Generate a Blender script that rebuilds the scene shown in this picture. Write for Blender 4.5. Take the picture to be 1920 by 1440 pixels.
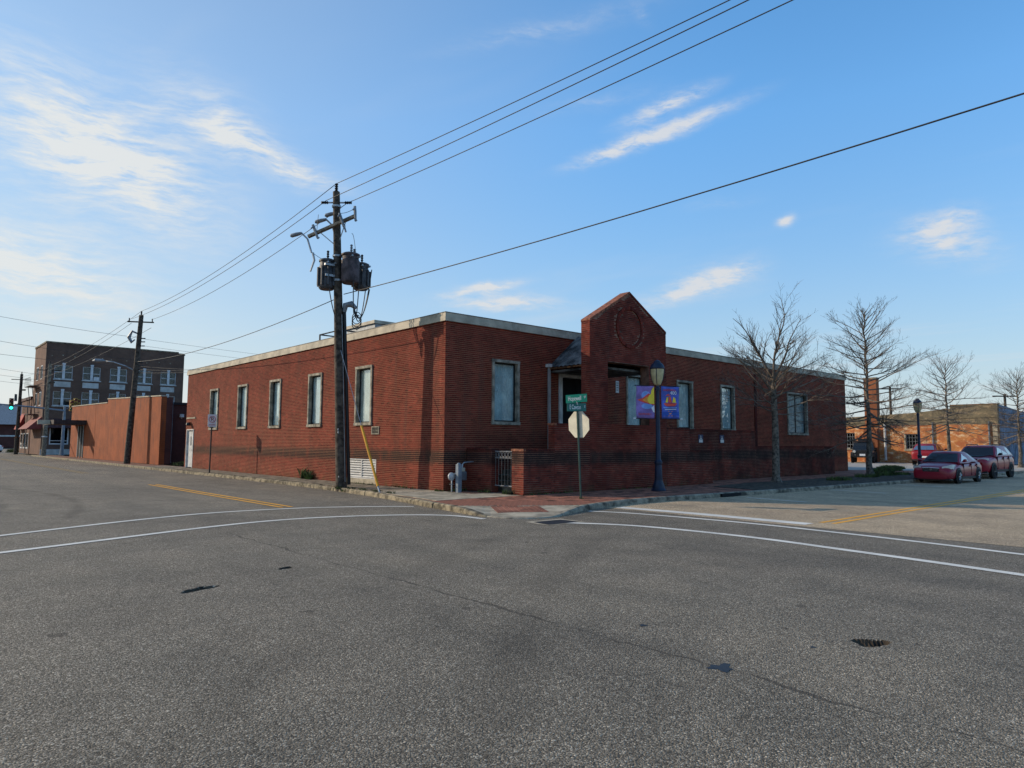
import bpy, bmesh, math, random
import numpy as np
from mathutils import Vector, Matrix
random.seed(7)
for o in list(bpy.data.objects): bpy.data.objects.remove(o)
S = bpy.context.scene
COL = S.collection
# ---------------------------------------------------------------- camera, sky, sun, exposure
# world frame: the near corner of the brick building is the origin, +X along its shaded street front, +Y along its sunlit side
cd = bpy.data.cameras.new('camera'); cam = bpy.data.objects.new('camera', cd); COL.objects.link(cam)
cd.sensor_width = 36; cd.lens = 36*1307.7/1920; cd.clip_start = .1; cd.clip_end = 3000
cr, cu, cf = Vector((.74511, -.66691, .00566)), Vector((-.06061, -.05925, .9964)), Vector((.66418, .74278, .08457))
cam.matrix_world = Matrix(((cr.x, cu.x, -cf.x, -13.891), (cr.y, cu.y, -cf.y, -18.916), (cr.z, cu.z, -cf.z, 1.6), (0, 0, 0, 1)))
S.camera = cam
S.cycles.max_bounces = 5; S.cycles.diffuse_bounces = 2; S.cycles.glossy_bounces = 3; S.cycles.transparent_max_bounces = 10; S.cycles.caustics_reflective = False; S.cycles.caustics_refractive = False
SUN_EL = math.radians(23); SUN_H = Vector((-.554, .832, 0)).normalized()
TO_SUN = Vector((SUN_H.x*math.cos(SUN_EL), SUN_H.y*math.cos(SUN_EL), math.sin(SUN_EL)))
sd = bpy.data.lights.new('sun', 'SUN'); so = bpy.data.objects.new('sun', sd); COL.objects.link(so)
sd.energy = 2.4; sd.angle = math.radians(.55); sd.color = (1.0, .83, .62)
so.rotation_euler = TO_SUN.to_track_quat('Z', 'Y').to_euler()
S.view_settings.view_transform = 'Standard'; S.view_settings.look = 'None'; S.view_settings.gamma = 1
S.view_settings.use_curve_mapping = False; S.view_settings.exposure = 0.70
W = bpy.data.worlds.new('World'); S.world = W; W.use_nodes = True
W.cycles.sampling_method = 'MANUAL'; W.cycles.sample_map_resolution = 256
CLOUDS=[
((0.2008, 0.9228, 0.3288),(0.8968, -0.0381, -0.4407),(-0.3941, 0.3834, -0.8353),0.150,0.070,0.62),
((0.2825, 0.8686, 0.407),(0.8757, -0.0603, -0.4791),(-0.3917, 0.4918, -0.7777),0.10,0.045,0.40),
((0.2981, 0.8741, 0.3835),(0.9492, -0.2292, -0.2155),(-0.1005, 0.4283, -0.898),0.075,0.022,0.62),
((0.3811, 0.853, 0.3567),(0.9213, -0.3181, -0.2236),(-0.0772, 0.4138, -0.9071),0.080,0.022,0.66),
((0.1211, 0.9727, 0.1978),(0.9756, -0.0799, -0.2045),(-0.1831, 0.2177, -0.9587),0.15,0.060,0.66),
((0.7324, 0.5434, 0.4102),(0.4887, -0.8391, 0.2389),(0.474, 0.0255, -0.8801),0.1100,0.0125,1.55),
((0.7312, 0.5189, 0.4428),(0.4509, -0.8548, 0.2571),(0.5119, 0.0116, -0.859),0.0640,0.0125,1.05),
((0.6728, 0.5838, 0.4544),(0.6117, -0.7845, 0.1021),(0.4161, 0.2093, -0.8849),0.1006,0.0134,0.25),
((0.5984, 0.6008, 0.53),(0.6245, -0.7642, 0.1612),(0.5019, 0.2345, -0.8325),0.1535,0.0172,0.30),
((0.8307, 0.5063, 0.2313),(0.4627, -0.8591, 0.2188),(0.3095, -0.0747, -0.948),0.0560,0.0180,0.95),
((0.811, 0.5465, 0.2088),(0.5119, -0.8357, 0.199),(0.2832, -0.0546, -0.9575),0.0922,0.0170,0.70),
((0.9329, 0.2646, 0.2444),(0.3221, -0.9166, -0.237),(0.1613, 0.2998, -0.9403),0.0600,0.0300,0.75),
((0.9273, 0.2613, 0.2682),(0.2146, -0.9578, 0.1911),(0.3068, -0.1196, -0.9442),0.0400,0.0150,0.70),
((0.8574, 0.4245, 0.2909),(0.3567, -0.8977, 0.2587),(0.371, -0.1181, -0.9211),0.0125,0.0086,1.2),
((0.6214, 0.7528, 0.2171),(0.743, -0.6542, 0.1416),(0.2486, 0.0733, -0.9658),0.0658,0.0086,1.0),
((0.6476, 0.7365, 0.1957),(0.7529, -0.658, -0.015),(0.1177, 0.157, -0.9806),0.0958,0.0150,0.85),
((0.8106, 0.4888, 0.3224),(0.5097, -0.8601, 0.0223),(0.2882, 0.1463, -0.9463),0.0508,0.0096,0.25),
((0.6728, 0.5113, 0.5346),(0.7169, -0.2724, -0.6417),(-0.1825, 0.8151, -0.5499),0.0171,0.0096,0.30),
((0.1322, 0.9265, 0.3524),(0.9722, -0.0519, -0.2283),(-0.1932, 0.3727, -0.9076),0.16,0.095,0.48),
]
class G:
    """small node-graph writer"""
    def __init__(s, nt): s.nt = nt; nt.nodes.clear()
    def n(s, t, ins=None, **kw):
        x = s.nt.nodes.new(t)
        for k, v in kw.items(): setattr(x, k, v)
        for k, v in (ins or {}).items():
            i = x.inputs[k]
            if hasattr(v, 'is_linked') or hasattr(v, 'links'): s.nt.links.new(v, i)
            else: i.default_value = v
        return x
    def m(s, op, a, b=None, c=None, clamp=False):
        d = {0: a}
        if b is not None: d[1] = b
        if c is not None: d[2] = c
        return s.n('ShaderNodeMath', d, operation=op, use_clamp=clamp).outputs[0]
    def vm(s, op, a, b=None):
        d = {0: a}
        if b is not None: d[1] = b
        x = s.n('ShaderNodeVectorMath', d, operation=op)
        return x.outputs['Value'] if op in ('DOT_PRODUCT', 'LENGTH', 'DISTANCE') else x.outputs[0]
    def mix(s, f, a, b, mode='MIX'):
        x = s.n('ShaderNodeMix', None, data_type='RGBA', blend_type=mode)
        for k, v in ((0, f), (6, a), (7, b)):
            if hasattr(v, 'links'): s.nt.links.new(v, x.inputs[k])
            else: x.inputs[k].default_value = v if k == 0 else tuple(v)+((1,) if len(v) == 3 else ())
        return x.outputs[2]
    def ss(s, v, a, b):
        x = s.n('ShaderNodeMapRange', {'Value': v, 'From Min': a, 'From Max': b}, interpolation_type='SMOOTHSTEP')
        return x.outputs[0]
    def mr(s, v, a, b, c=0., d=1.):
        return s.n('ShaderNodeMapRange', {'Value': v, 'From Min': a, 'From Max': b, 'To Min': c, 'To Max': d}).outputs[0]
    def noise(s, vec, scale, det=3., rough=.55, dist=0.):
        return s.n('ShaderNodeTexNoise', {'Vector': vec, 'Scale': scale, 'Detail': det, 'Roughness': rough, 'Distortion': dist}).outputs[0]
    def mapv(s, vec, sc=(1, 1, 1), rot=(0, 0, 0), loc=(0, 0, 0)):
        return s.n('ShaderNodeMapping', {'Vector': vec, 'Scale': sc, 'Rotation': rot, 'Location': loc}).outputs[0]
    def ramp(s, f, pts):
        x = s.n('ShaderNodeValToRGB', {0: f}); e = x.color_ramp.elements
        while len(e) < len(pts): e.new(.5)
        for k, (p, c) in enumerate(pts): e[k].position = p; e[k].color = tuple(c)+(1,)
        return x.outputs[0]
def build_sky():
    g = G(W.node_tree)
    sky = g.n('ShaderNodeTexSky', None, sky_type='NISHITA', sun_disc=False, sun_elevation=SUN_EL,
              sun_rotation=math.atan2(SUN_H.x, SUN_H.y), altitude=20, air_density=1.0, dust_density=.5, ozone_density=2.5).outputs[0]
    d0 = g.n('ShaderNodeTexCoord').outputs['Generated']
    d = g.vm('NORMALIZE', d0)
    wn = g.n('ShaderNodeTexNoise', {'Vector': d, 'Scale': 7., 'Detail': 2., 'Roughness': .6}).outputs['Color']
    dw = g.vm('ADD', d, g.vm('MULTIPLY', g.vm('SUBTRACT', wn, (.5, .5, .5)), (.030, .030, .030)))
    wn2 = g.n('ShaderNodeTexNoise', {'Vector': d, 'Scale': 30., 'Detail': 3., 'Roughness': .6}).outputs['Color']
    dw = g.vm('ADD', dw, g.vm('MULTIPLY', g.vm('SUBTRACT', wn2, (.5, .5, .5)), (.009, .009, .009)))
    tot = None
    for c, t, nn, hl, wd, k in CLOUDS:
        e = Matrix((t, nn, c)).transposed().to_euler('XYZ')
        mp = g.n('ShaderNodeMapping', {'Vector': dw, 'Location': c, 'Rotation': tuple(e), 'Scale': (hl*1.75, wd*1.75, 1.)}, vector_type='TEXTURE').outputs[0]
        gd = g.n('ShaderNodeTexGradient', {0: mp}, gradient_type='QUADRATIC_SPHERE').outputs[1]
        tot = g.m('MULTIPLY', gd, k*1.15) if tot is None else g.m('MULTIPLY_ADD', gd, k*1.15, tot)
    # fibre inside the wisps, and a thin veil of cirrus over the whole sky
    fib = g.noise(g.mapv(dw, (6, 10, 34), (.30, -.25, .3)), 2.8, 5., .64)
    tot = g.m('MULTIPLY', tot, g.mr(fib, .32, .66, .25, 1.45))
    tot = g.m('MULTIPLY', g.ss(tot, -.08, 1.2), 1.15)
    sep = g.n('ShaderNodeSeparateXYZ', {0: d})
    z = g.m('MAXIMUM', sep.outputs[2], .06)
    pv = g.n('ShaderNodeCombineXYZ', {0: g.m('DIVIDE', sep.outputs[0], z), 1: g.m('DIVIDE', sep.outputs[1], z), 2: 0.}).outputs[0]
    veil = g.noise(g.mapv(pv, (.55, .2, 1), (0, 0, .7)), 1.5, 4., .6, .4)
    veil = g.m('MULTIPLY', g.ss(veil, .50, .85), .22)
    toward = g.ss(g.vm('DOT_PRODUCT', d, tuple(TO_SUN)), .1, .95)
    haze = g.m('MULTIPLY', g.m('POWER', g.m('SUBTRACT', 1., g.m('MAXIMUM', sep.outputs[2], 0.)), 5.5), .95)
    haze = g.m('ADD', haze, g.m('MULTIPLY', toward, .26))
    cov = g.m('ADD', g.m('ADD', g.m('MULTIPLY', tot, .72), veil), haze, clamp=True)
    cov = g.m('MINIMUM', cov, .93)
    cloudc = g.mix(toward, (2.95, 3.0, 3.08), (3.35, 3.4, 3.3))
    skyc = g.mix(1.0, sky, (.53, .955, 1.14), 'MULTIPLY')
    # thicker, greyer air low down and towards the sun
    low = g.m('MULTIPLY', g.mr(sep.outputs[2], 0., .42, .50, 1.), g.mr(toward, 0., 1., 1., .62))
    skyc = g.vm('SCALE', skyc); skyc.node.inputs[3].default_value = 1.
    g.nt.links.new(low, skyc.node.inputs[3])
    c = g.mix(cov, skyc, cloudc)
    bg = g.n('ShaderNodeBackground', {'Color': c, 'Strength': .15})
    out = g.n('ShaderNodeOutputWorld', {'Surface': bg.outputs[0]})
build_sky()
# ---------------------------------------------------------------- mesh helpers
class MB:
    weld = False
    def __init__(s, xf=None): s.v = []; s.f = []; s.xf = xf
    def add(s, vs, fs):
        b = len(s.v)
        s.v += [s.xf(*p) for p in vs] if s.xf else [tuple(p) for p in vs]
        s.f += [tuple(i+b for i in f) for f in fs]; return s
    def box(s, x0, x1, y0, y1, z0, z1):
        return s.add([(x0,y0,z0),(x1,y0,z0),(x1,y1,z0),(x0,y1,z0),(x0,y0,z1),(x1,y0,z1),(x1,y1,z1),(x0,y1,z1)],
                     [(3,2,1,0),(4,5,6,7),(0,1,5,4),(1,2,6,5),(2,3,7,6),(3,0,4,7)])
    def quad(s, *p): return s.add(p, [tuple(range(len(p)))])
    def path(s, pts, rad, n=8, cap=True):
        pts = [Vector(p) for p in pts]
        if not hasattr(rad, '__len__'): rad = [rad]*len(pts)
        vs = []; up = None
        for i, p in enumerate(pts):
            t = (pts[min(i+1, len(pts)-1)]-pts[max(i-1, 0)]).normalized()
            if up is None: up = t.orthogonal().normalized()
            up = (up-t*up.dot(t))
            up = up.normalized() if up.length > 1e-6 else t.orthogonal().normalized()
            w = t.cross(up)
            for k in range(n):
                a = 2*math.pi*k/n; vs.append(p+(up*math.cos(a)+w*math.sin(a))*rad[i])
        fs = []
        for i in range(len(pts)-1):
            for k in range(n):
                a = i*n+k; b = i*n+(k+1) % n; fs.append((a, b, b+n, a+n))
        if cap: fs += [tuple(range(n-1, -1, -1)), tuple(range((len(pts)-1)*n, len(pts)*n))]
        return s.add([tuple(v) for v in vs], fs)
    def lathe(s, prof, c=(0, 0, 0), n=16, axis='Z'):
        vs = []
        for r, h in prof:
            for k in range(n):
                a = 2*math.pi*k/n; x, y = r*math.cos(a), r*math.sin(a)
                q = {'Z': (x, y, h), 'X': (h, x, y), 'Y': (x, h, y)}[axis]
                vs.append((q[0]+c[0], q[1]+c[1], q[2]+c[2]))
        fs = [(i*n+k, i*n+(k+1) % n, (i+1)*n+(k+1) % n, (i+1)*n+k) for i in range(len(prof)-1) for k in range(n)]
        fs += [tuple(range(n-1, -1, -1)), tuple(range((len(prof)-1)*n, len(prof)*n))]
        return s.add(vs, fs)
    def prism(s, poly, a, b, f):
        """poly of 2-D points, f(u, v, w) -> 3-D with w running a..b"""
        n = len(poly)
        vs = [f(u, v, a) for u, v in poly]+[f(u, v, b) for u, v in poly]
        return s.add(vs, [tuple(range(n)), tuple(range(2*n-1, n-1, -1))]+[(i, i+n, (i+1) % n+n, (i+1) % n) for i in range(n)])
    def loft(s, rings, closed=True, cap=True):
        n = len(rings[0]); vs = [p for r in rings for p in r]; m = n if closed else n-1
        fs = [(i*n+k, i*n+(k+1) % n, (i+1)*n+(k+1) % n, (i+1)*n+k) for i in range(len(rings)-1) for k in range(m)]
        if cap: fs += [tuple(range(n-1, -1, -1)), tuple(range((len(rings)-1)*n, len(rings)*n))]
        return s.add(vs, fs)
    def mesh(s, name, mat, smooth=False, recalc=True):
        me = bpy.data.meshes.new(name); me.from_pydata(s.v, [], s.f)
        if s.weld:
            bm = bmesh.new(); bm.from_mesh(me); bmesh.ops.remove_doubles(bm, verts=bm.verts, dist=1e-5); bm.to_mesh(me); bm.free()
        if recalc and len(s.f) < 60000:
            bm = bmesh.new(); bm.from_mesh(me); bmesh.ops.recalc_face_normals(bm, faces=bm.faces); bm.to_mesh(me); bm.free()
        if mat: me.materials.append(mat)
        if smooth:
            me.polygons.foreach_set('use_smooth', [True]*len(me.polygons))
            if smooth is not True:
                try: me.set_sharp_from_angle(angle=math.radians(smooth))
                except Exception: pass
        return me
    def build(s, name, mat, parent=None, smooth=False, loc=(0, 0, 0), bevel=0):
        o = bpy.data.objects.new(name, s.mesh(name, mat, smooth)); COL.objects.link(o); o.location = loc
        if parent: o.parent = parent
        if bevel:
            b = o.modifiers.new('bevel', 'BEVEL'); b.width = bevel; b.segments = 2; b.limit_method = 'ANGLE'
        return o
def tag(o, label=None, cat=None, group=None, kind=None):
    if label: o['label'] = label
    if cat: o['category'] = cat
    if group: o['group'] = group
    if kind: o['kind'] = kind
    return o
def thing(name, label, cat, loc=(0, 0, 0), rz=0, group=None):
    o = bpy.data.objects.new(name, None); COL.objects.link(o); o.location = loc; o.rotation_euler = (0, 0, rz)
    o.empty_display_size = .2
    return tag(o, label, cat, group)
def link_copy(o, parent, loc):
    c = o.copy(); COL.objects.link(c); c.parent = parent; c.location = loc; return c
def text_mesh(name, txt, size, mat, parent, mw, extrude=.001, align='CENTER', sx=1.0):
    cu_ = bpy.data.curves.new(name, 'FONT'); cu_.body = txt; cu_.size = size; cu_.align_x = align; cu_.align_y = 'CENTER'; cu_.extrude = extrude
    t = bpy.data.objects.new('tmp', cu_); COL.objects.link(t)
    dg = bpy.context.evaluated_depsgraph_get(); dg.update()
    me = bpy.data.meshes.new_from_object(t.evaluated_get(dg)); bpy.data.objects.remove(t)
    me.transform(mw @ Matrix.Diagonal((sx, 1, 1, 1))); me.materials.clear(); me.materials.append(mat)
    o = bpy.data.objects.new(name, me); COL.objects.link(o)
    if parent: o.parent = parent
    return o
# ---------------------------------------------------------------- materials
MATS = {}
def pmat(name, col, rough=.7, metal=0., var=.15, vs=3., bump=0., bs=40., spec=.35, col2=None, coat=0., coord='Object'):
    if name in MATS: return MATS[name]
    m = bpy.data.materials.new(name); m.use_nodes = True; g = G(m.node_tree)
    v = g.n('ShaderNodeTexCoord').outputs[coord]
    nz = g.noise(v, vs, 4., .62)
    d = col2 or tuple(c*(1-var*2.2) for c in col)
    c = g.mix(g.ss(nz, .32, .68), d, tuple(min(1, c*(1+var*.6)) for c in col))
    ins = {'Base Color': c, 'Roughness': rough, 'Metallic': metal, 'Specular IOR Level': spec, 'Coat Weight': coat, 'Coat Roughness': .06}
    p = g.n('ShaderNodeBsdfPrincipled', ins)
    if bump:
        b = g.n('ShaderNodeBump', {'Height': g.noise(v, bs, 4., .6), 'Strength': bump, 'Distance': .01})
        m.node_tree.links.new(b.outputs[0], p.inputs['Normal'])
    g.n('ShaderNodeOutputMaterial', {0: p.outputs[0]})
    MATS[name] = m; return m
def brick_mat(name, individual=False, algae_shade=.0, table=True, dark=(.112, .020, .0145), light=(.295, .055, .034), rough=.82):
    m = bpy.data.materials.new(name); m.use_nodes = True; g = G(m.node_tree)
    pos = g.n('ShaderNodeNewGeometry').outputs['Position']
    if individual: t = g.n('ShaderNodeObjectInfo').outputs['Random']
    else: t = g.n('ShaderNodeAttribute', None, attribute_name='tone').outputs['Fac']
    c = g.ramp(t, [(0., dark), (.35, tuple(a*.65+b*.35 for a, b in zip(dark, light))), (.8, tuple(a*.25+b*.75 for a, b in zip(dark, light))), (1., light)])
    big = g.noise(pos, .9, 5., .6)
    c = g.mix(g.ss(big, .36, .64), g.mix(1., c, (.66, .62, .64), 'MULTIPLY'), c)
    c = g.mix(g.m('MULTIPLY', g.ss(g.noise(g.mapv(pos, (1.6, 1.6, .12)), 1.3, 3., .6), .52, .72), .45), c, (.06, .03, .026))
    c = g.mix(g.m('MULTIPLY', g.ss(g.noise(pos, 45., 3., .6), .5, .8), .35), c, (.09, .035, .03))
    z = g.n('ShaderNodeSeparateXYZ', {0: pos}).outputs[2]
    st = g.noise(g.mapv(pos, (1, 1, .25)), 2.2, 5., .65)
    if table:   # black growth on the ledge of the water table and damp near the ground
        k = g.m('SUBTRACT', 1., g.m('ABSOLUTE', g.m('DIVIDE', g.m('SUBTRACT', z, 1.12), .34)), clamp=True)
        k = g.m('MULTIPLY', g.ss(k, 0., .7), g.ss(st, .18, .52))
        c = g.mix(g.m('MULTIPLY', k, .9), c, (.022, .016, .015))
        lo = g.m('MULTIPLY', g.ss(z, .35, 0.), g.ss(st, .42, .66))
        c = g.mix(g.m('MULTIPLY', lo, .55), c, (.06, .062, .022))
    if algae_shade:  # algae patches that also put the street walls' shade into the colour
        k = g.m('MULTIPLY', g.ss(g.noise(pos, .75, 5., .62), .36, .58), algae_shade)
        c = g.mix(k, c, (.016, .013, .013))
    p = g.n('ShaderNodeBsdfPrincipled', {'Base Color': c, 'Roughness': .9, 'Specular IOR Level': .12})
    b = g.n('ShaderNodeBump', {'Height': g.noise(pos, 130., 3., .6), 'Strength': .35, 'Distance': .004})
    m.node_tree.links.new(b.outputs[0], p.inputs['Normal'])
    g.n('ShaderNodeOutputMaterial', {0: p.outputs[0]}); MATS[name] = m; return m
def brickwall_mat(name, c1, c2, mort, axis='X', sc=1., painted=False, grime=.3, patch=None, peel=None):
    """far brickwork: courses too small to pick apart. axis = the wall's normal"""
    m = bpy.data.materials.new(name); m.use_nodes = True; g = G(m.node_tree)
    pos = g.n('ShaderNodeNewGeometry').outputs['Position']
    s = g.n('ShaderNodeSeparateXYZ', {0: pos})
    uv = g.n('ShaderNodeCombineXYZ', {0: s.outputs[1 if axis == 'X' else 0], 1: s.outputs[2], 2: 0.}).outputs[0]
    bt = g.n('ShaderNodeTexBrick', {'Vector': uv, 'Color1': c1+(1,), 'Color2': c2+(1,), 'Mortar': mort+(1,), 'Scale': 1./sc, 'Mortar Size': .008,
             'Mortar Smooth': .1, 'Bias': 0., 'Brick Width': .205, 'Row Height': .068}); bt.offset = .5
    c = bt.outputs[0]
    c = g.mix(g.ss(g.noise(pos, .7, 5., .65), .35, .7), g.mix(1., c, (.68, .68, .7), 'MULTIPLY'), c)
    if patch: c = g.mix(g.m('MULTIPLY', g.ss(g.noise(g.mapv(pos, (1, 1, 2.2)), 1.7, 6., .68), .50, .62), .85), c, patch)
    if peel:
        k = g.m('MULTIPLY', g.ss(g.noise(g.mapv(pos, (1, 1, 1.6)), 1.1, 6., .7), .47, .57), .9)
        c = g.mix(k, c, peel)
    dr = g.m('MULTIPLY', g.ss(g.noise(g.mapv(pos, (2.6, 2.6, .22)), 1.5, 4., .6), .54, .74), grime)
    c = g.mix(dr, c, (.035, .03, .03))
    p = g.n('ShaderNodeBsdfPrincipled', {'Base Color': c, 'Roughness': .85, 'Specular IOR Level': .25})
    b = g.n('ShaderNodeBump', {'Height': g.m('SUBTRACT', 1., bt.outputs[1]), 'Strength': .6, 'Distance': .01})
    m.node_tree.links.new(b.outputs[0], p.inputs['Normal'])
    g.n('ShaderNodeOutputMaterial', {0: p.outputs[0]}); MATS[name] = m; return m
def glass_mat(name, tint=(.85, .93, .94), refl=.02, dirt=.42, dirtc=(.42, .52, .52), fr=.35):
    m = bpy.data.materials.new(name); m.use_nodes = True; g = G(m.node_tree)
    v = g.n('ShaderNodeTexCoord').outputs['Object']
    tr = g.n('ShaderNodeBsdfTransparent', {0: tint+(1,)}); gl = g.n('ShaderNodeBsdfGlossy', {0: (1, 1, 1, 1), 'Roughness': .02})
    bp = g.n('ShaderNodeBump', {'Height': g.noise(v, 1.6, 2.), 'Strength': .12, 'Distance': .05})
    m.node_tree.links.new(bp.outputs[0], gl.inputs['Normal'])
    f = g.m('ADD', g.m('MULTIPLY', g.n('ShaderNodeLayerWeight', {0: .25}).outputs['Fresnel'], fr), refl, clamp=True)
    a = g.n('ShaderNodeMixShader', {0: f, 1: tr.outputs[0], 2: gl.outputs[0]})
    df = g.n('ShaderNodeBsdfDiffuse', {0: dirtc+(1,)})
    dn = g.m('MULTIPLY', g.ss(g.noise(g.mapv(v, (1.4, 1.4, .45)), 2.6, 5., .7), .30, .66), dirt)
    b = g.n('ShaderNodeMixShader', {0: dn, 1: a.outputs[0], 2: df.outputs[0]})
    g.n('ShaderNodeOutputMaterial', {0: b.outputs[0]}); MATS[name] = m; return m
def emis_mat(name, col, st):
    m = bpy.data.materials.new(name); m.use_nodes = True; g = G(m.node_tree)
    e = g.n('ShaderNodeEmission', {0: col+(1,), 1: st}); g.n('ShaderNodeOutputMaterial', {0: e.outputs[0]}); MATS[name] = m; return m
def asphalt_mat(name, base, stone, marks=True, tint=None):
    m = bpy.data.materials.new(name); m.use_nodes = True; g = G(m.node_tree)
    pos = g.n('ShaderNodeNewGeometry').outputs['Position']
    s = g.n('ShaderNodeSeparateXYZ', {0: pos}); X, Y = s.outputs[0], s.outputs[1]
    v1 = g.n('ShaderNodeTexVoronoi', {'Vector': pos, 'Scale': 92.})
    v2 = g.n('ShaderNodeTexVoronoi', {'Vector': pos, 'Scale': 210.})
    r1 = g.n('ShaderNodeSeparateColor', {0: v1.outputs['Color']}).outputs[0]
    r2 = g.n('ShaderNodeSeparateColor', {0: v2.outputs['Color']}).outputs[0]
    agg = g.m('ADD', g.m('MULTIPLY', r1, .6), g.m('MULTIPLY', r2, .4))
    c = g.ramp(agg, [(.15, tuple(b*.30 for b in base)), (.42, tuple(b*.80 for b in base)), (.62, tuple(b*1.28 for b in base)), (.85, tuple(q*1.25 for q in stone))])
    c = g.mix(g.ss(r1, .93, .97), c, tuple(x*1.7 for x in stone))
    big = g.noise(pos, .16, 4., .6)
    c = g.mix(1., c, g.ramp(big, [(.3, (.80, .80, .81)), (.52, (1, 1, 1)), (.72, (1.18, 1.16, 1.12))]), 'MULTIPLY')
    med = g.noise(pos, 1.3, 3., .65)
    c = g.mix(1., c, g.ramp(med, [(.3, (.84, .84, .84)), (.6, (1.04, 1.03, 1.02))]), 'MULTIPLY')
    lane = g.noise(g.mapv(pos, (.9, .16, 1), (0, 0, .25)), .8, 3., .55)
    c = g.mix(1., c, g.ramp(lane, [(.32, (.84, .845, .85)), (.5, (1, 1, 1)), (.7, (1.08, 1.07, 1.06))]), 'MULTIPLY')
    oil = g.m('MULTIPLY', g.ss(g.noise(g.mapv(pos, (1, .5, 1)), .55, 4., .7), .60, .76), .30)
    c = g.mix(oil, c, (base[0]*.35, base[1]*.35, base[2]*.36))
    wob = g.m('MULTIPLY', g.m('SUBTRACT', g.noise(pos, 1.1, 3., .7), .5), .35)
    dark = (base[0]*.30, base[1]*.29, base[2]*.29)
    if marks:
        # paving seam along x = -9 that has opened up in places
        dx = g.m('ABSOLUTE', g.m('ADD', g.m('ADD', X, 8.96), wob))
        rng = g.m('MULTIPLY', g.ss(Y, -26., -20.), g.ss(Y, -4.6, -6.2))
        op = g.mr(g.noise(pos, 2.6, 3.), .36, .66, .005, .030)
        k = g.m('MULTIPLY', g.m('MULTIPLY', g.m('LESS_THAN', dx, op), rng), .72)
        c = g.mix(k, c, dark)
        # wheel tracks turning through the junction and along the side street
        p2 = g.n('ShaderNodeCombineXYZ', {0: X, 1: Y, 2: 0.}).outputs[0]; tn = g.ss(g.noise(pos, .45, 2.), .36, .6)
        for (cx, cy, r, w, a) in ((-30., 6., 20.3, .24, .42), (-31.7, 6., 20.3, .22, .34), (8., -34., 26.5, .4, .26), (8., -34., 28.3, .4, .26)):
            q = g.vm('DISTANCE', p2, (cx, cy, 0))
            e = g.m('ABSOLUTE', g.m('SUBTRACT', q, g.m('ADD', r, g.m('MULTIPLY', wob, .6))))
            k = g.m('MULTIPLY', g.m('MULTIPLY', g.ss(e, w, 0.), tn), a)
            c = g.mix(k, c, dark)
    for off, sc, th in ((0., .5, .009),):
        vc = g.n('ShaderNodeTexVoronoi', {'Vector': g.vm('ADD', pos, g.vm('MULTIPLY', g.n('ShaderNodeTexNoise', {'Vector': pos, 'Scale': 1.6, 'Detail': 3.}).outputs['Color'], (.9, .9, 0.))), 'Scale': sc}, feature='DISTANCE_TO_EDGE')
        k = g.m('MULTIPLY', g.m('LESS_THAN', vc.outputs['Distance'], th*sc), g.ss(g.noise(g.vm('ADD', pos, (off, 0, 0)), .23, 3.), .62 if marks else .44, .66))
        c = g.mix(g.m('MULTIPLY', k, .35 if marks else .6), c, dark)
    spots = g.ss(g.noise(pos, 3.1, 2., .4), .74, .78)
    c = g.mix(g.m('MULTIPLY', spots, .6), c, dark)
    p = g.n('ShaderNodeBsdfPrincipled', {'Base Color': c, 'Roughness': .86, 'Specular IOR Level': .28})
    h = g.m('ADD', g.m('MULTIPLY', v1.outputs['Distance'], -1.), g.m('MULTIPLY', g.noise(pos, 60., 1.), .5))
    b = g.n('ShaderNodeBump', {'Height': h, 'Strength': .75, 'Distance': .008})
    m.node_tree.links.new(b.outputs[0], p.inputs['Normal'])
    g.n('ShaderNodeOutputMaterial', {0: p.outputs[0]}); MATS[name] = m; return m
def paint_mat(name, col, under=(.15, .13, .10), wear=.70):
    m = bpy.data.materials.new(name); m.use_nodes = True; g = G(m.node_tree)
    pos = g.n('ShaderNodeNewGeometry').outputs['Position']
    w = g.m('ADD', g.m('MULTIPLY', g.noise(pos, 14., 5., .7), .6), g.m('MULTIPLY', g.noise(pos, 90., 2., .6), .4))
    c = g.mix(g.ss(g.noise(pos, 2., 4.), .3, .7), tuple(x*.8 for x in col), col)
    c = g.mix(g.ss(g.m('ADD', w, g.m('MULTIPLY', g.noise(pos, .9, 3.), .22)), wear, wear+.06), c, under)
    p = g.n('ShaderNodeBsdfPrincipled', {'Base Color': c, 'Roughness': .7, 'Specular IOR Level': .3})
    g.n('ShaderNodeOutputMaterial', {0: p.outputs[0]}); MATS[name] = m; return m
M_ASPH = asphalt_mat('asphalt', (.172, .142, .102), (.30, .26, .20))
M_ASPH_OLD = asphalt_mat('asphalt_old', (.41, .305, .19), (.56, .44, .30), marks=False)
M_WHITE_PAINT = paint_mat('road_paint_white', (.76, .72, .63)); M_YEL_PAINT = paint_mat('road_paint_yellow', (.85, .40, .03), wear=.80)
M_BRICK = brick_mat('brick_red'); M_BRICK1 = brick_mat('brick_red_single', True, algae_shade=.2)
M_BRICKA = brick_mat('brick_red_algae_shade', algae_shade=.6)  # low walls: algae plus part of their shade as base colour
M_CAPB = pmat('brick_cap', (.30, .105, .055), .8, var=.3, vs=9)
M_MORTAR = pmat('mortar', (.44, .225, .125), .95, spec=.1, var=.2, vs=1.4, bump=.3, coord='Generated')
M_MORTAR_D = pmat('mortar_stained', (.25, .135, .09), .95, var=.35, vs=2.)
M_CONC = pmat('concrete', (.42, .355, .255), .88, var=.22, vs=2.2, bump=.35, bs=60)
M_CONC_D = pmat('concrete_dirty', (.26, .21, .145), .9, var=.32, vs=2.6, bump=.4, bs=50)
M_KERB = pmat('kerb_concrete', (.29, .25, .185), .9, var=.35, vs=3.5, bump=.6, bs=25)
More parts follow.
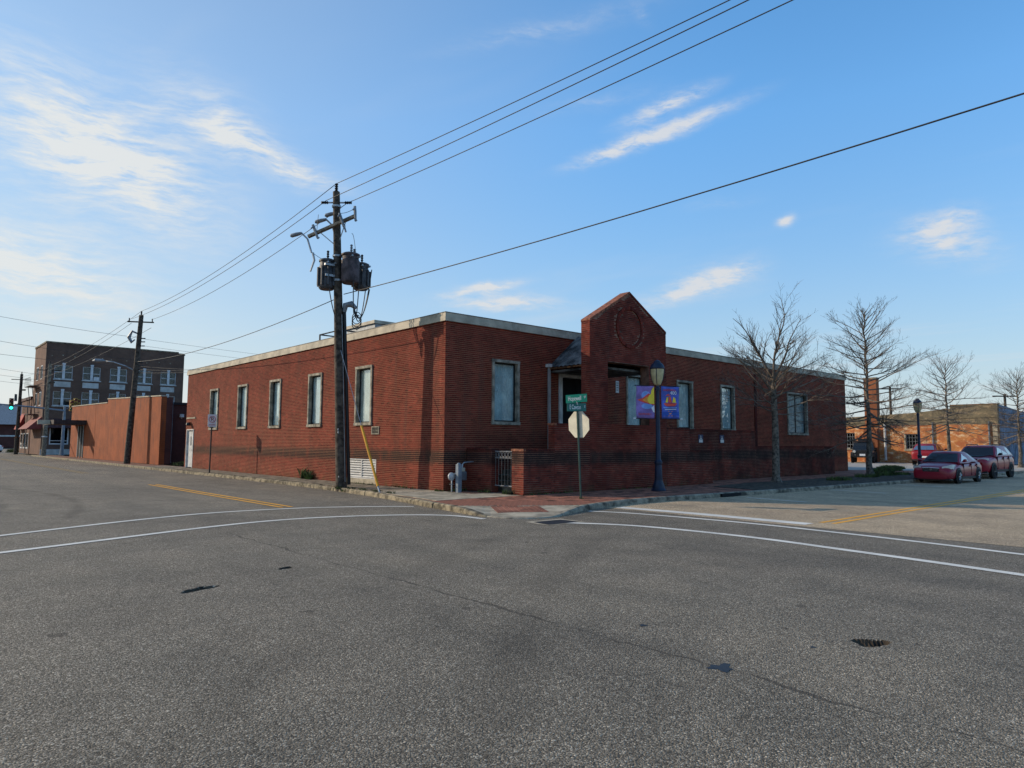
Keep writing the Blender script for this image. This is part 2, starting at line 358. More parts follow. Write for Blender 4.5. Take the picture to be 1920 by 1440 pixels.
M_KERB_O = pmat('kerb_weathered', (.29, .235, .15), .9, var=.35, vs=4., bump=.8, bs=18)
M_PAVER = pmat('paver_red', (.33, .125, .075), .85, var=.22, vs=2.5, bump=.3, bs=70)
M_PAVJ = pmat('paver_joint', (.24, .12, .08), .95, var=.3, vs=5)
M_FASCIA = pmat('fascia_metal', (.46, .395, .29), .6, var=.18, vs=1.4, spec=.4)
M_FASCIA_T = pmat('fascia_edge', (.20, .19, .175), .6, var=.2, vs=2)
M_STONE = pmat('window_stone', (.36, .315, .24), .85, var=.28, vs=3.5, bump=.3)
M_BLACK = pmat('black_metal', (.012, .012, .013), .45, .0, var=.2)
M_DARKIN = pmat('dark_interior', (.008, .008, .009), .9, var=.1)
M_GLASS = glass_mat('window_glass'); M_GLASS_D = glass_mat('dark_glass', (.12, .13, .14), .015, .05, (.06, .06, .06), .25)
M_BLIND = pmat('pale_blind', (.60, .70, .68), .8, var=.16, vs=1.7)
M_WHITE = pmat('white_metal', (.62, .60, .56), .5, var=.12, vs=3)
M_GREYM = pmat('grey_metal', (.25, .26, .27), .5, .35, var=.15, vs=4)
M_GALV = pmat('galvanised', (.38, .39, .40), .42, .6, var=.15, vs=6)
M_WOOD = pmat('pole_wood', (.095, .072, .053), .9, var=.35, vs=5., bump=.5, bs=30)
M_WOODL = pmat('arm_wood', (.26, .21, .15), .9, var=.3, vs=5., bump=.4)
M_WIRE = pmat('wire', (.035, .034, .034), .55, var=.1)
M_ROOF = pmat('roof_membrane', (.22, .21, .2), .9, var=.2)
M_RUST = pmat('rust', (.22, .085, .03), .9, var=.4, vs=8)
M_CORR = pmat('corrugated_sheet', (.15, .148, .138), .65, .1, var=.4, vs=2.2)
M_BARK = pmat('bark', (.18, .145, .112), .95, var=.35, vs=7., bump=.7, bs=26)
M_TWIG = pmat('twig', (.17, .135, .105), .9, var=.25, vs=4.)
M_SOIL = pmat('soil', (.075, .055, .036), .98, var=.4, vs=4., bump=.8, bs=22)
M_GRASS = pmat('grass_blade', (.095, .135, .032), .8, var=.45, vs=3.)
M_DRYG = pmat('dry_grass', (.27, .22, .10), .9, var=.4, vs=3.)
# ---------------------------------------------------------------- ground, streets, pavements
RZ = -.13
rng = np.random.default_rng(5)
def bricks_mesh(name, boxes, mat, parent=None, jitter=0., tilt=0.):
    """N x 6 boxes (x0,x1,y0,y1,z0,z1) in one mesh with a 'tone' per brick"""
    b = np.asarray(boxes, dtype=np.float64); n = len(b)
    if jitter: b = b+rng.normal(0, jitter, b.shape)
    ix = [(0,2,4),(1,2,4),(1,3,4),(0,3,4),(0,2,5),(1,2,5),(1,3,5),(0,3,5)]
    v = np.stack([b[:, list(i)] for i in ix], 1)
    if tilt:
        v[:, 4:, 2] += rng.normal(0, tilt, (n, 4))
    fq = np.array([(3,2,1,0),(4,5,6,7),(0,1,5,4),(1,2,6,5),(2,3,7,6),(3,0,4,7)])
    f = (fq[None]+8*np.arange(n)[:, None, None]).reshape(-1, 4)
    me = bpy.data.meshes.new(name); me.vertices.add(n*8); me.vertices.foreach_set('co', v.reshape(-1))
    me.loops.add(f.size); me.loops.foreach_set('vertex_index', f.reshape(-1).astype(np.int32))
    me.polygons.add(len(f)); me.polygons.foreach_set('loop_start', np.arange(0, f.size, 4, dtype=np.int32))
    me.polygons.foreach_set('use_smooth', np.zeros(len(f), dtype=bool)); me.update(calc_edges=True); me.validate()
    t = np.clip(rng.normal(.5, .2, n), 0, 1)
    a = me.attributes.new('tone', 'FLOAT', 'POINT'); a.data.foreach_set('value', np.repeat(t, 8).astype(np.float32))
    me.materials.append(mat)
    o = bpy.data.objects.new(name, me); COL.objects.link(o)
    if parent: o.parent = parent
    o['kind'] = 'stuff'
    return o
def single_bricks(name, boxes, mat, parent):
    """each box its own object, alike ones sharing a mesh"""
    cache = {}
    for bx in boxes:
        c = tuple(round((bx[i]+bx[i+1])/2, 4) for i in (0, 2, 4)); s = tuple(round(bx[i+1]-bx[i], 3) for i in (0, 2, 4))
        if s not in cache:
            h = [q/2 for q in s]; cache[s] = MB().box(-h[0], h[0], -h[1], h[1], -h[2], h[2]).mesh(name, mat)
        o = bpy.data.objects.new(name, cache[s]); COL.objects.link(o); o.parent = parent; o.location = c
CAMP = np.array((-13.89, -18.92, 1.6))
def nearest_split(boxes, n=300, size=None):
    b = np.asarray(boxes); c = (b[:, 0::2]+b[:, 1::2])/2
    d = np.linalg.norm(c-CAMP, axis=1)
    if size is not None: d = d+np.where((b[:, 1]-b[:, 0]) < size, 1e3, 0)
    k = np.argsort(d); return b[k[:n]], b[k[n:]]
# -- the asphalt sheet, with two potholes sunk into it
pots = [(-11.03, -10.22, .20, .10, .3), (-7.33, -16.33, .15, .12, .2), (-9.68, -9.55, .13, .05, .5)]
def road_sheet():
    ax = {-1600., -500., -120., -40., -14., -3., 10., 60., 200., 600., 1600.}; ay = {-1600., -500., -120., -40., -20., -5., 10., 40., 120., 300., 700., 1600.}
    hole = []
    for (x, y, rx, ry, _) in pots:
        r = .55; hole.append((x-r, x+r, y-r, y+r)); ax |= {x-r, x+r}; ay |= {y-r, y+r}
    ax, ay = sorted(ax), sorted(ay); mb = MB(); mi = []
    for i in range(len(ax)-1):
        for j in range(len(ay)-1):
            mx, my = (ax[i]+ax[i+1])/2, (ay[j]+ay[j+1])/2
            if any(h[0] < mx < h[1] and h[2] < my < h[3] for h in hole): continue
            mb.quad((ax[i], ay[j], RZ), (ax[i+1], ay[j], RZ), (ax[i+1], ay[j+1], RZ), (ax[i], ay[j+1], RZ)); mi.append(0)
    R = random.Random(3)
    for (x, y, rx, ry, rot), h in zip(pots, hole):
        n = 44; zz = {}; ph = [R.uniform(0, 6.3) for _ in range(5)]
        for i in range(n+1):
            for j in range(n+1):
                px, py = h[0]+(h[1]-h[0])*i/n, h[2]+(h[3]-h[2])*j/n
                dx, dy = px-x, py-y; ca, sa = math.cos(rot), math.sin(rot)
                u, w = (dx*ca+dy*sa)/rx, (-dx*sa+dy*ca)/ry; a = math.atan2(w, u); q = math.hypot(u, w)
                lim = 1+.22*math.sin(2*a+ph[0])+.14*math.sin(3*a+ph[1])+.1*math.sin(5*a+ph[2])
                t = max(0, min(1, (lim-q)/.28)); z = -.05*t*t*(3-2*t)
                if z < -.004: z += R.uniform(-.0025, .0025)+.006*math.sin(px*71)*math.sin(py*83)
                if i in (0, n) or j in (0, n): z = 0
                zz[i, j] = (px, py, RZ+z)
        for i in range(n):
            for j in range(n):
                q = [zz[i, j], zz[i+1, j], zz[i+1, j+1], zz[i, j+1]]
                mb.quad(*q); mi.append(1 if min(p[2] for p in q) < RZ-.018 else 0)
    me = mb.mesh('road', M_ASPH); me.materials.append(M_SOIL)
    me.polygons.foreach_set('material_index', mi)
    o = bpy.data.objects.new('road', me); COL.objects.link(o); return tag(o, kind='structure')
road = road_sheet()
# older, sandier surface of the street on the right
old = MB(); xs = [.75, 3, 6, 10, 20, 40, 80, 200]
for a, b in zip(xs[:-1], xs[1:]): old.quad((a+.0, -17.8, RZ+.004), (b, -17.8, RZ+.004), (b, -5.9, RZ+.004), (a, -5.9, RZ+.004))
tag(old.build('road', M_ASPH_OLD), kind='structure')
def smooth_line(pts, n=8):
    out = []; P_ = [pts[0]]+list(pts)+[pts[-1]]
    for i in range(1, len(P_)-2):
        p0, p1, p2, p3 = (np.array(P_[k], float) for k in (i-1, i, i+1, i+2))
        for k in range(n):
            t = k/n; out.append(.5*((2*p1)+(-p0+p2)*t+(2*p0-5*p1+4*p2-p3)*t*t+(-p0+3*p1-3*p2+p3)*t**3))
    out.append(np.array(pts[-1], float)); return out
def strip(pts, w, z):
    mb = MB(); L = []
    for i, p in enumerate(pts):
        t = pts[min(i+1, len(pts)-1)]-pts[max(i-1, 0)]; t = t/np.linalg.norm(t); nrm = np.array((-t[1], t[0]))
        L.append((p+nrm*w/2, p-nrm*w/2))
    for (a, b), (c, d) in zip(L[:-1], L[1:]): mb.quad((a[0], a[1], z), (c[0], c[1], z), (d[0], d[1], z), (b[0], b[1], z))
    return mb
MK = RZ+.008
for pts, w in (([(-16, -5.2), (-12.24, -3.16), (-9.64, -1.87), (-7.86, -1.33), (-6, -1.4), (-4.71, -1.84), (-3.52, -2.58), (-3.15, -2.95)], .16),
               ([(-16, -6.7), (-12.47, -5.53), (-9.05, -4.22), (-7.34, -3.85), (-5.88, -4.02), (-4.52, -4.64), (-3.75, -5.45), (-3.62, -6.5)], .17),
               ([(-.35, -6.75), (.1, -7.94), (.36, -10.75), (.2, -13.13), (0, -14.63), (-.25, -15.93), (-.6, -18)], .17),
               ([(-2.7, -8.2), (-1.95, -9.63), (-1.74, -11.96), (-2.0, -14.01), (-2.2, -15.31), (-2.4, -16.38), (-2.9, -19)], .2)):
    tag(strip(smooth_line(pts, 10), w, MK).build('crosswalk_line', M_WHITE_PAINT), kind='structure')
tag(strip([np.array((1.12, -6.55)), np.array((1.28, -9)), np.array((1.25, -11.75))], .42, MK).build('stop_line', M_WHITE_PAINT), kind='structure')
for x in (-5.98, -5.72):
    tag(strip([np.array((x, 11.6)), np.array((x-.03, 5)), np.array((x, -1.0))], .11, MK).build('centre_line', M_YEL_PAINT), kind='structure')
    tag(strip([np.array((x, 24.)), np.array((x, 75.))], .11, MK).build('centre_line', paint_mat('road_paint_yellow_worn', (.34, .22, .07)) if 'road_paint_yellow_worn' not in MATS else MATS['road_paint_yellow_worn']), kind='structure')
for y in (-11.78, -12.05):
    tag(strip([np.array((1.75, y)), np.array((20, y+.1)), np.array((60, y))], .11, MK).build('centre_line', M_YEL_PAINT), kind='structure')
for x in (7.2, 13.4, 19.6):
    tag(strip([np.array((x, -6.9)), np.array((x-.25, -9.0))], .1, MK).build('parking_line', M_WHITE_PAINT), kind='structure')
# tar splash, worn spots and the sunken utility cover in the junction
def blob(c, r, z, seed, n=22, spike=.45, sy=1.):
    R = random.Random(seed); mb = MB(); ph = [R.uniform(0, 6.3) for _ in range(6)]
    ring = []
    for k in range(n):
        a = 2*math.pi*k/n; q = r*(1+spike*math.sin(3*a+ph[0])*.6+spike*math.sin(5*a+ph[1])*.6+.15*R.uniform(-1, 1))
        ring.append((c[0]+q*math.cos(a), c[1]+q*sy*math.sin(a), z))
    return mb.quad(*ring)
M_TAR = pmat('tar', (.022, .022, .025), .5, var=.2)
for k, (c, r) in enumerate((((-8.95, -15.84), .085), ((-8.39, -14.66), .035), ((-7.86, -16.06), .022))):
    o = blob(c, r, RZ+.003, k+4).build('tar_spot', M_TAR); o.parent = road
KP = [(-1.75, 120), (-1.75, 60), (-1.75, 30), (-1.72, 10), (-1.9, 4), (-2.45, -1.), (-2.92, -3.3), (-3.22, -5.2), (-3.28, -6.3), (-2.95, -7.0), (-2.1, -7.25), (-.55, -6.68),
      (1.2, -6.27), (2.7, -6.12), (6, -6.25), (9.8, -6.5), (15.6, -6.8), (21, -7.), (34, -7.2), (70, -7.5), (140, -7.6)]
KL = smooth_line(KP, 10)
# resample by arc length
def resample(L, step):
    out = [L[0]]; acc = 0
    for a, b in zip(L[:-1], L[1:]):
        d = np.linalg.norm(b-a); t = step-acc
        while t <= d: out.append(a+(b-a)*t/d); t += step
        acc = (acc+d) % step if d+acc >= step else acc+d
    out.append(L[-1]); return out
KR = resample(KL, .22)
KR = [p for p in KR if p[1] < 75 and p[0] < 75]
def rampf(p):
    """1 where the kerb is dropped for the corner ramp"""
    t = (p[0]+3.25)+( -4.6-p[1])   # runs ~0 .. ~5 round the corner
    up = max(0, min(1, (t-.6)/.9)); dn = max(0, min(1, (4.9-t)/1.1))
    return min(up, dn) if p[1] < -4.4 and p[0] < 1.2 else 0
def inner(i, w):
    t = KR[min(i+1, len(KR)-1)]-KR[max(i-1, 0)]; t = t/np.linalg.norm(t); return KR[i]+np.array((-t[1], t[0]))*w
kerb = tag(bpy.data.objects.new('kerb', None), kind='structure'); COL.objects.link(kerb)
R = random.Random(11); i = 0; cnt = 0
while i < len(KR)-2:
    far = KR[i][1] > 12 or KR[i][0] > 14
    n = 14 if far else R.choice((5, 6, 7)); j = min(i+n, len(KR)-1)
    broken = (KR[i][0] < -1.8 and -5.2 < KR[i][1] < 7); rings = []
    dz = R.uniform(-.02, .006) if broken else 0; dw = R.uniform(-.03, .02) if broken else 0
    for k in range(i, j+1):
        if k == j and not far: q0 = KR[k]-(KR[k]-KR[k-1])*.06; q1 = inner(k, .17)-(KR[k]-KR[k-1])*.06
        else: q0, q1 = KR[k], inner(k, .17)
        rf = rampf(KR[k]); zt = .012+dz-.118*rf; jx = R.uniform(-.014, .014) if broken else R.uniform(-.003, .003)
        nv = (q1-q0)/max(1e-6, np.linalg.norm(q1-q0)); f0 = q0+nv*(jx+dw)
        rings.append([(f0[0], f0[1], RZ-.05), (f0[0]+nv[0]*.012, f0[1]+nv[1]*.012, min(zt-.03, zt)), (f0[0]+nv[0]*.045, f0[1]+nv[1]*.045, zt+R.uniform(-.004, .004)), (q1[0], q1[1], zt), (q1[0], q1[1], RZ-.05)])
    MB().loft(rings).build('kerb_stone', M_KERB_O if KR[i][1] > -5.0 and KR[i][0] < -1.5 else M_KERB, kerb)
    i = j
# storm inlet in the kerb and the pit at the corner
inl = tag(MB().box(6.6, 7.75, -6.36, -6.2, RZ+.012, -.012).build('storm_inlet', M_DARKIN), 'dark slot of the storm drain opening in the kerb', 'storm drain')
cov = thing('utility_cover', 'sunken dark square cover in the asphalt in front of the corner ramp', 'utility cover', (-2.78, -7.95, RZ))
MB().quad((-.62, -.36, .006), (.50, -.42, .006), (.58, .40, .006), (-.50, .44, .006)).build('collar', M_CONC, cov)
MB().quad((-.50, -.30, .011), (.42, -.34, .011), (.40, .22, .011), (-.42, .26, .011)).build('plate', M_TAR, cov)
# pavement base: from the inner kerb edge to the buildings
ki = [inner(k, .165) for k in range(len(KR))]
i0 = next(k for k, p in enumerate(KR) if p[1] < -4.4); i1 = next(k for k, p in enumerate(KR) if p[0] > -.15 and p[1] < -5)
RT = smooth_line([tuple(ki[i0]), (-2.35, -4.95), (-1.45, -5.62), (-.75, -6.0), tuple(ki[i1])], 6)
left_pts = [tuple(p) for p in ki[:i0+1]]; right_pts = [tuple(p) for p in ki[i1:]]
poly = [(*p, -.012) for p in left_pts]+[(*p, -.012) for p in RT[1:-1]]+[(*p, -.012) for p in right_pts]+[(75, .5, -.012), (.3, .5, -.012), (.3, 75, -.012)]
side = tag(MB().quad(*poly).build('pavement', M_PAVJ), kind='structure')
# ramp surface
rs = MB(); nt = 26; ns = 7; kk = np.linspace(i0, i1, nt+1).astype(int); rt = [RT[int(round(t))] for t in np.linspace(0, len(RT)-1, nt+1)]
for a in range(nt):
    for b in range(ns):
        def pt(t, s_):
            q = rt[t]*(1-s_)+np.array(ki[kk[t]])*s_; return (q[0], q[1], -.004-.104*s_*rampf(KR[kk[t]]))
        rs.quad(pt(a, b/ns), pt(a+1, b/ns), pt(a+1, (b+1)/ns), pt(a, (b+1)/ns))
ramp = tag(rs.build('kerb_ramp', M_CONC), kind='structure')
from mathutils.bvhtree import BVHTree
rbv = BVHTree.FromPolygons(rs.v, rs.f)
def ramp_z(x, y):
    h = rbv.ray_cast(Vector((x, y, 1)), Vector((0, 0, -1)))[0]; return h.z if h else -.06
def in_poly(x, y, P_):
    c = False; j = len(P_)-1
    for i in range(len(P_)):
        xi, yi = P_[i][0], P_[i][1]; xj, yj = P_[j][0], P_[j][1]
        if (yi > y) != (yj > y) and x < (xj-xi)*(y-yi)/(yj-yi)+xi: c = not c
        j = i
    return c
# red warning pavers set in the ramp
tp = []
A_, B_, C_, D_ = (np.array(q) for q in ((-2.28, -5.12), (-1.18, -5.72), (-1.72, -6.70), (-2.80, -6.02)))
wr = MB()
for i in range(9):
    for j in range(6):
        q = []
        for (u, v) in ((i+.06, j+.06), (i+.94, j+.06), (i+.94, j+.94), (i+.06, j+.94)):
            u, v = u/9, v/6; p_ = (A_*(1-u)+B_*u)*(1-v)+(D_*(1-u)+C_*u)*v; q.append((p_[0], p_[1], ramp_z(p_[0], p_[1])+.008))
        c = np.mean(q, 0)
        MB().add(q+[(a, b, z-.02) for a, b, z in q], [(0,1,2,3),(0,1,5,4),(1,2,6,5),(2,3,7,6),(3,0,4,7)]).build('paver', M_PAVER, ramp)
# concrete slabs on the left side walk
R = random.Random(2); y = -2.95
concs = []
while y < 30:
    L = 1.5; fx = -1.56 if y > 4 else (-1.56+(y-4)*.118)
    for (xa, xb) in ((fx, -.02),) if y > -.2 else ((fx, -.8), (-.79, .86)):
        if xa < -.3 and xb > 0 and y > -1.5: xb = -.02
        dz = R.uniform(-.006, .004)
        fx2 = xa if xa != fx else (-1.56 if y+L > 4 else -1.56+(y+L-4)*.118)
        MB().add([(xa, y+.012, -.06), (xb, y+.012, -.06), (xb, y+L-.012, -.06), (fx2, y+L-.012, -.06), (xa, y+.012, dz), (xb, y+.012, dz+R.uniform(-.004, .004)), (xb, y+L-.012, dz), (fx2, y+L-.012, dz)],
                 [(3,2,1,0),(4,5,6,7),(0,1,5,4),(1,2,6,5),(2,3,7,6),(3,0,4,7)]).build('slab', M_CONC_D if y > .5 else M_CONC, side)
    y += L
# red brick pavers on the corner and along the street front
bed = [(9.0, -6.3), (9.6, -4.1), (13, -3.6), (31, -3.9), (32, -7.0), (21, -6.8)]
zone = [(p[0], p[1]) for p in left_pts if p[1] < -2.9]+[(p[0], p[1]) for p in RT]+[p for p in right_pts if p[0] < 24]+[(24, -1.7), (11.6, -1.7), (11.6, -2.95), (-2.4, -2.98)]
pav = []
yy = -6.95; row = 0
while yy < -1.6:
    xx = -3.4+(row % 2)*.1
    while xx < 24:
        cx_, cy_ = xx+.1, yy+.05
        if in_poly(cx_-.08, cy_, zone) and in_poly(cx_+.08, cy_, zone) and not in_poly(cx_, cy_, bed): pav.append((xx+.003, xx+.197, yy+.003, yy+.097, -.05, .0))
        xx += .2
    yy += .1; row += 1
near, rest = nearest_split(pav, 260)
bricks_mesh('pavers', rest, pmat('paver_field', (.33, .125, .075), .85, var=.35, vs=2.5, bump=.3, bs=70), side, tilt=.0012)
single_bricks('paver', near, M_PAVER, side)
far_pav = MB().quad((24.02, -6.8, 0), (34, -6.95, 0), (34, -.0, 0), (24.02, 0, 0)).build('far_pavers', M_PAVER, side); far_pav['kind'] = 'stuff'
bz = MB(); bq = [(p[0], p[1], .012) for p in bed]; bz.quad(*bq); tag(bz.build('planting_bed', M_SOIL), kind='structure')
# light concrete yard between the brick building and the orange one, with grass verge
M_LOT = pmat('lot_concrete', (.40, .37, .32), .9, var=.15, vs=.8, bump=.2)
lot = MB().quad((32, 1.2, .004), (35.5, -3., .004), (36, -6.9, .004), (56, -7.1, .004), (56, 40, .004), (32, 40, .004))
tag(lot.build('parking_lot', M_LOT), kind='structure')
# ---------------------------------------------------------------- the brick corner building
H0 = 5.72; LENL = 27.05; LENR = 31.55
xfL = lambda u, d, z: (d, u, z)
xfR = lambda u, d, z: (u, d, z)
bld = thing('brick_building', 'low flat-roofed red brick building with a gabled porch on the street corner', 'building')
WL = [(4.69, 5.97), (8.86, 10.16), (13.07, 14.36), (17.2, 18.52), (21.46, 22.80)]
WR = [(2.05, 3.36, 2.27, 4.60), (9.55, 10.82, 2.25, 4.60), (13.22, 14.52, 2.25, 4.57), (16.92, 18.23, 2.25, 4.57), (23.79, 26.21, 2.16, 4.57)]
holesL = [(a+.01, b-.01, 2.28, 4.59) for a, b in WL]+[(25.5, 26.8, 0, 2.34), (4.27, 6.45, .2, .96), (4.16, 4.64, 1.94, 2.18)]
holesR = [(a+.01, b-.01, c+.01, d-.01) for a, b, c, d in WR]+[(5.45, 7.75, 1.0, 4.3)]
def wall_core(xf, u0, u1, z0, z1, holes, d0=0., th=.3):
    mb = MB(xf); us = sorted({u0, u1}|{h[0] for h in holes}|{h[1] for h in holes}); zs = sorted({z0, z1}|{h[2] for h in holes if z0 < h[2] < z1}|{h[3] for h in holes if h[3] < z1})
    for a, b in zip(us[:-1], us[1:]):
        run = None
        for c, d in zip(zs[:-1], zs[1:]):
            m = ((a+b)/2, (c+d)/2)
            if any(h[0] < m[0] < h[1] and h[2] < m[1] < h[3] for h in holes):
                if run: mb.box(a, b, d0, d0+th, run[0], run[1]); run = None
            else: run = (run[0], d) if run else (c, d)
        if run: mb.box(a, b, d0, d0+th, run[0], run[1])
    return mb
BH = .0677; BL = .2032
def field(side_, u0, u1, z0, z1, holes=(), d0=0., proud=.003, keep=None, phase=0.):
    """courses of brick on a wall plane -> boxes"""
    out = []; nz = int(round((z1-z0)/BH)); h = (z1-z0)/nz
    for r in range(nz):
        za, zb = z0+r*h+.0062, z0+(r+1)*h-.0062; zc = (za+zb)/2
        u = u0-(BL/2 if r % 2 else 0)-phase; hz = [(q[0], q[1]) for q in holes if q[2] < zc < q[3]]
        while u < u1:
            a, b = max(u0, u), min(u1, u+BL); u += BL
            segs = [(a+.003, b-.003)]
            for (p, q) in hz:
                ns_ = []
                for (s, e) in segs:
                    if e <= p or s >= q: ns_.append((s, e))
                    else:
                        if s < p: ns_.append((s, p-.003))
                        if e > q: ns_.append((q+.003, e))
                segs = ns_
            for (s, e) in segs:
                if e-s < .02: continue
                if keep and not (keep(s, zb) and keep(e, zb)): continue
                out.append((d0-proud, d0+.004, s, e, za, zb) if side_ == 'L' else (s, e, d0-proud, d0+.004, za, zb))
    return out
PL = 1.15
wl = wall_core(xfL, .3, LENL, 0, H0, holesL).build('side_wall', M_MORTAR, bld)
wr_ = wall_core(xfR, 0, LENR, 0, H0, holesR).build('front_wall', M_MORTAR, bld)
wall_core(xfL, -.021, LENL, 0, PL-.004, holesL, -.021, .0205).build('plinth', M_MORTAR, bld)
wall_core(xfR, .0, LENR, 0, PL-.004, [], -.021, .0205).build('plinth', M_MORTAR, bld)
bl = field('L', -.008, LENL, PL, H0, holesL)+field('L', -.03, LENL, 0, PL, holesL, -.0, .024)
br = field('R', -.008, LENR, PL, H0, holesR, phase=.1)+field('R', -.03, LENR, 0, PL, holesR, 0., .024, phase=.1)
bricks_mesh('brick_courses', bl, M_BRICK, wl, .0004); bricks_mesh('brick_courses', br, M_BRICK, wr_, .0004)
bw = MB(); bw.box(LENR-.3, LENR, .302, LENL, 0, H0).box(.302, LENR-.302, LENL-.3, LENL-.002, 0, H0); bw.build('rear_walls', M_BRICK, bld)
rf_ = MB().box(.29, LENR-.29, .29, LENL-.29, H0-.25, H0-.03).build('roof', M_ROOF, bld)
# two-tier metal fascia in lengths
def fascia(xf, L, far):
    u = -.07; k = 0
    while u < L:
        e = min(L+.05, u+3.05)
        MB(xf).box(u+(.0 if k == 0 else .008), e, -.07, .10, H0+.002, H0+.165).build('fascia_panel', M_FASCIA, bld)
        MB(xf).box(u+(.02 if k == 0 else .008), e, -.048, .10, H0+.168, H0+.285).build('fascia_panel', M_FASCIA, bld)
        if k % 2 == 0 and k: MB(xf).box(u-.09, u+.09, -.078, -.071, H0, H0+.17).build('joint_cover', M_FASCIA, bld)
        u = e if e < L+.04 else L+1; k += 1
    MB(xf).box(-.062 if far else -.066, L+.05, -.06 if far else -.064, .12, H0+.288, H0+.312).build('fascia_edge', M_FASCIA_T, bld)
fascia(xfR, LENR, False)
xfL2 = lambda u, d, z: (d, u+.172, z)
fascia(lambda u, d, z: (d, u+.175, z), LENL-.175, True)
def window(xf, u0, u1, z0, z1, mull=0, frame=M_STONE, w=.10, blind=M_BLIND, top_gap=.0):
    win = MB(xf)
    a, b, c, d = u0+w, u1-w, z0+w, z1-w
    s = .05
    win.box(a, a+s, .10, .15, c, d).box(b-s, b, .10, .15, c, d).box(a+s, b-s, .10, .15, c, c+s).box(a+s, b-s, .10, .15, d-s, d)
    for k in range(mull):
        m = a+(b-a)*(k+1)/(mull+1); win.box(m-.03, m+.03, .098, .152, c+s, d-s)
    o = win.build('window', M_BLACK, bld)
    MB(xf).box(u0-.02, u1+.02, -.075, .20, z0-.01, z0+w).build('sill', frame, o)
    MB(xf).box(u0-.01, u1+.01, -.065, .20, z1-w, z1).build('lintel', frame, o)
    MB(xf).box(u0, u0+w, -.055, .20, z0+w, z1-w).build('jamb', frame, o); MB(xf).box(u1-w, u1, -.055, .20, z0+w, z1-w).build('jamb', frame, o)
    for k in range(mull+1):
        p = a+(b-a)*k/(mull+1); q = a+(b-a)*(k+1)/(mull+1)
        MB(xf).quad((p+.03, .125, c+.04), (q-.03, .125, c+.04), (q-.03, .125, d-.04), (p+.03, .125, d-.04)).build('pane', M_GLASS, o)
    bm_ = MB(xf); n = 14; bm_.weld = True
    for k in range(n):   # gently folded fabric behind the glass
        p = a+(b-a)*k/n; q = a+(b-a)*(k+1)/n; f = lambda t: .165+.008*math.sin(t*23+u0)
        bm_.quad((p, f(p), c-.02), (q, f(q), c-.02), (q, f(q), d-top_gap), (p, f(p), d-top_gap))
    bm_.build('blind', blind, o, smooth=True)
    return o
M_BLIND2 = pmat('cream_blind', (.80, .74, .56), .8, var=.15, vs=1.5); M_BLIND3 = pmat('grey_blind', (.25, .29, .27), .85, var=.25, vs=1.5)
for k, (a, b) in enumerate(WL): window(xfL, a, b, 2.27, 4.60, blind=M_BLIND2 if k == 0 else M_BLIND)
for k, (a, b, c, d) in enumerate(WR): window(xfR, a, b, c, d, 1 if k == 4 else 0, blind=M_BLIND3 if k == 4 else M_BLIND, top_gap=.1 if k == 4 else 0)
# white steel side door, its light and lintel
dr = MB(xfL).box(25.56, 26.74, .06, .10, .04, 2.28).build('door', M_WHITE, bld)
MB(xfL).box(25.50, 25.56, -.04, .14, 0, 2.34).box(26.74, 26.80, -.04, .14, 0, 2.34).box(25.56, 26.74, -.04, .14, 2.281, 2.34).build('door_frame', M_WHITE, dr)
MB(xfL).box(26.1, 26.25, .052, .062, 1.35, 1.9).build('door_light', M_BLACK, dr); MB(xfL).box(25.62, 25.78, -.03, .06, 1.0, 1.12).build('handle', M_GALV, dr)
MB(xfL).box(25.3, 26.95, -.035, -.009, 2.98, 3.07).build('lintel', M_CONC, bld)
lt = MB().lathe([(.03, .0), (.12, -.02), (.15, -.14), (.12, -.2)], (-.16, 26.1, 2.75), 12).build('wall_light', M_BLACK, bld)
MB().box(-.16, -.0, 26.07, 26.13, 2.72, 2.76).build('bracket', M_BLACK, lt)
# basement louvre and small air vent
lv = MB(xfL).box(4.27, 4.31, -.03, .12, .2, .96).box(6.41, 6.45, -.03, .12, .2, .96).box(4.311, 6.409, -.028, .12, .915, .958).box(4.311, 6.409, -.028, .12, .201, .235).box(5.33, 5.39, -.026, .12, .236, .914).build('louvre', M_WHITE, bld)
for s in (4.315, 5.395):
    for k in range(7):
        z = .25+k*.095
        MB(xfL).add([(s, -.02, z), (s+1.01, -.02, z), (s+1.01, .06, z+.085), (s, .06, z+.085), (s, -.02, z+.012), (s+1.01, -.02, z+.012), (s+1.01, .06, z+.097), (s, .06, z+.097)], [(0,1,2,3),(4,5,6,7),(0,1,5,4),(1,2,6,5),(2,3,7,6),(3,0,4,7)]).build('slat', M_WHITE, lv)
MB(xfL).box(4.2, 6.52, -.06, .2, .02, .198).build('louvre_sill', M_CONC, bld)
MB(xfL).box(4.27, 6.45, .1, .16, .2, .96).build('louvre_back', M_DARKIN, lv)
av = MB(xfL).box(4.13, 4.67, -.03, .02, 1.91, 1.95).box(4.13, 4.67, -.03, .02, 2.17, 2.21).box(4.13, 4.17, -.03, .02, 1.951, 2.169).box(4.63, 4.67, -.03, .02, 1.951, 2.169).build('air_vent', M_STONE, bld)
MB(xfL).box(4.171, 4.629, .0, .1, 1.951, 2.169).build('grille', M_DARKIN, av)
for k in range(3): MB(xfL).box(4.171, 4.629, -.02, -.005, 1.99+k*.055, 2.005+k*.055).build('slat', M_STONE, av)
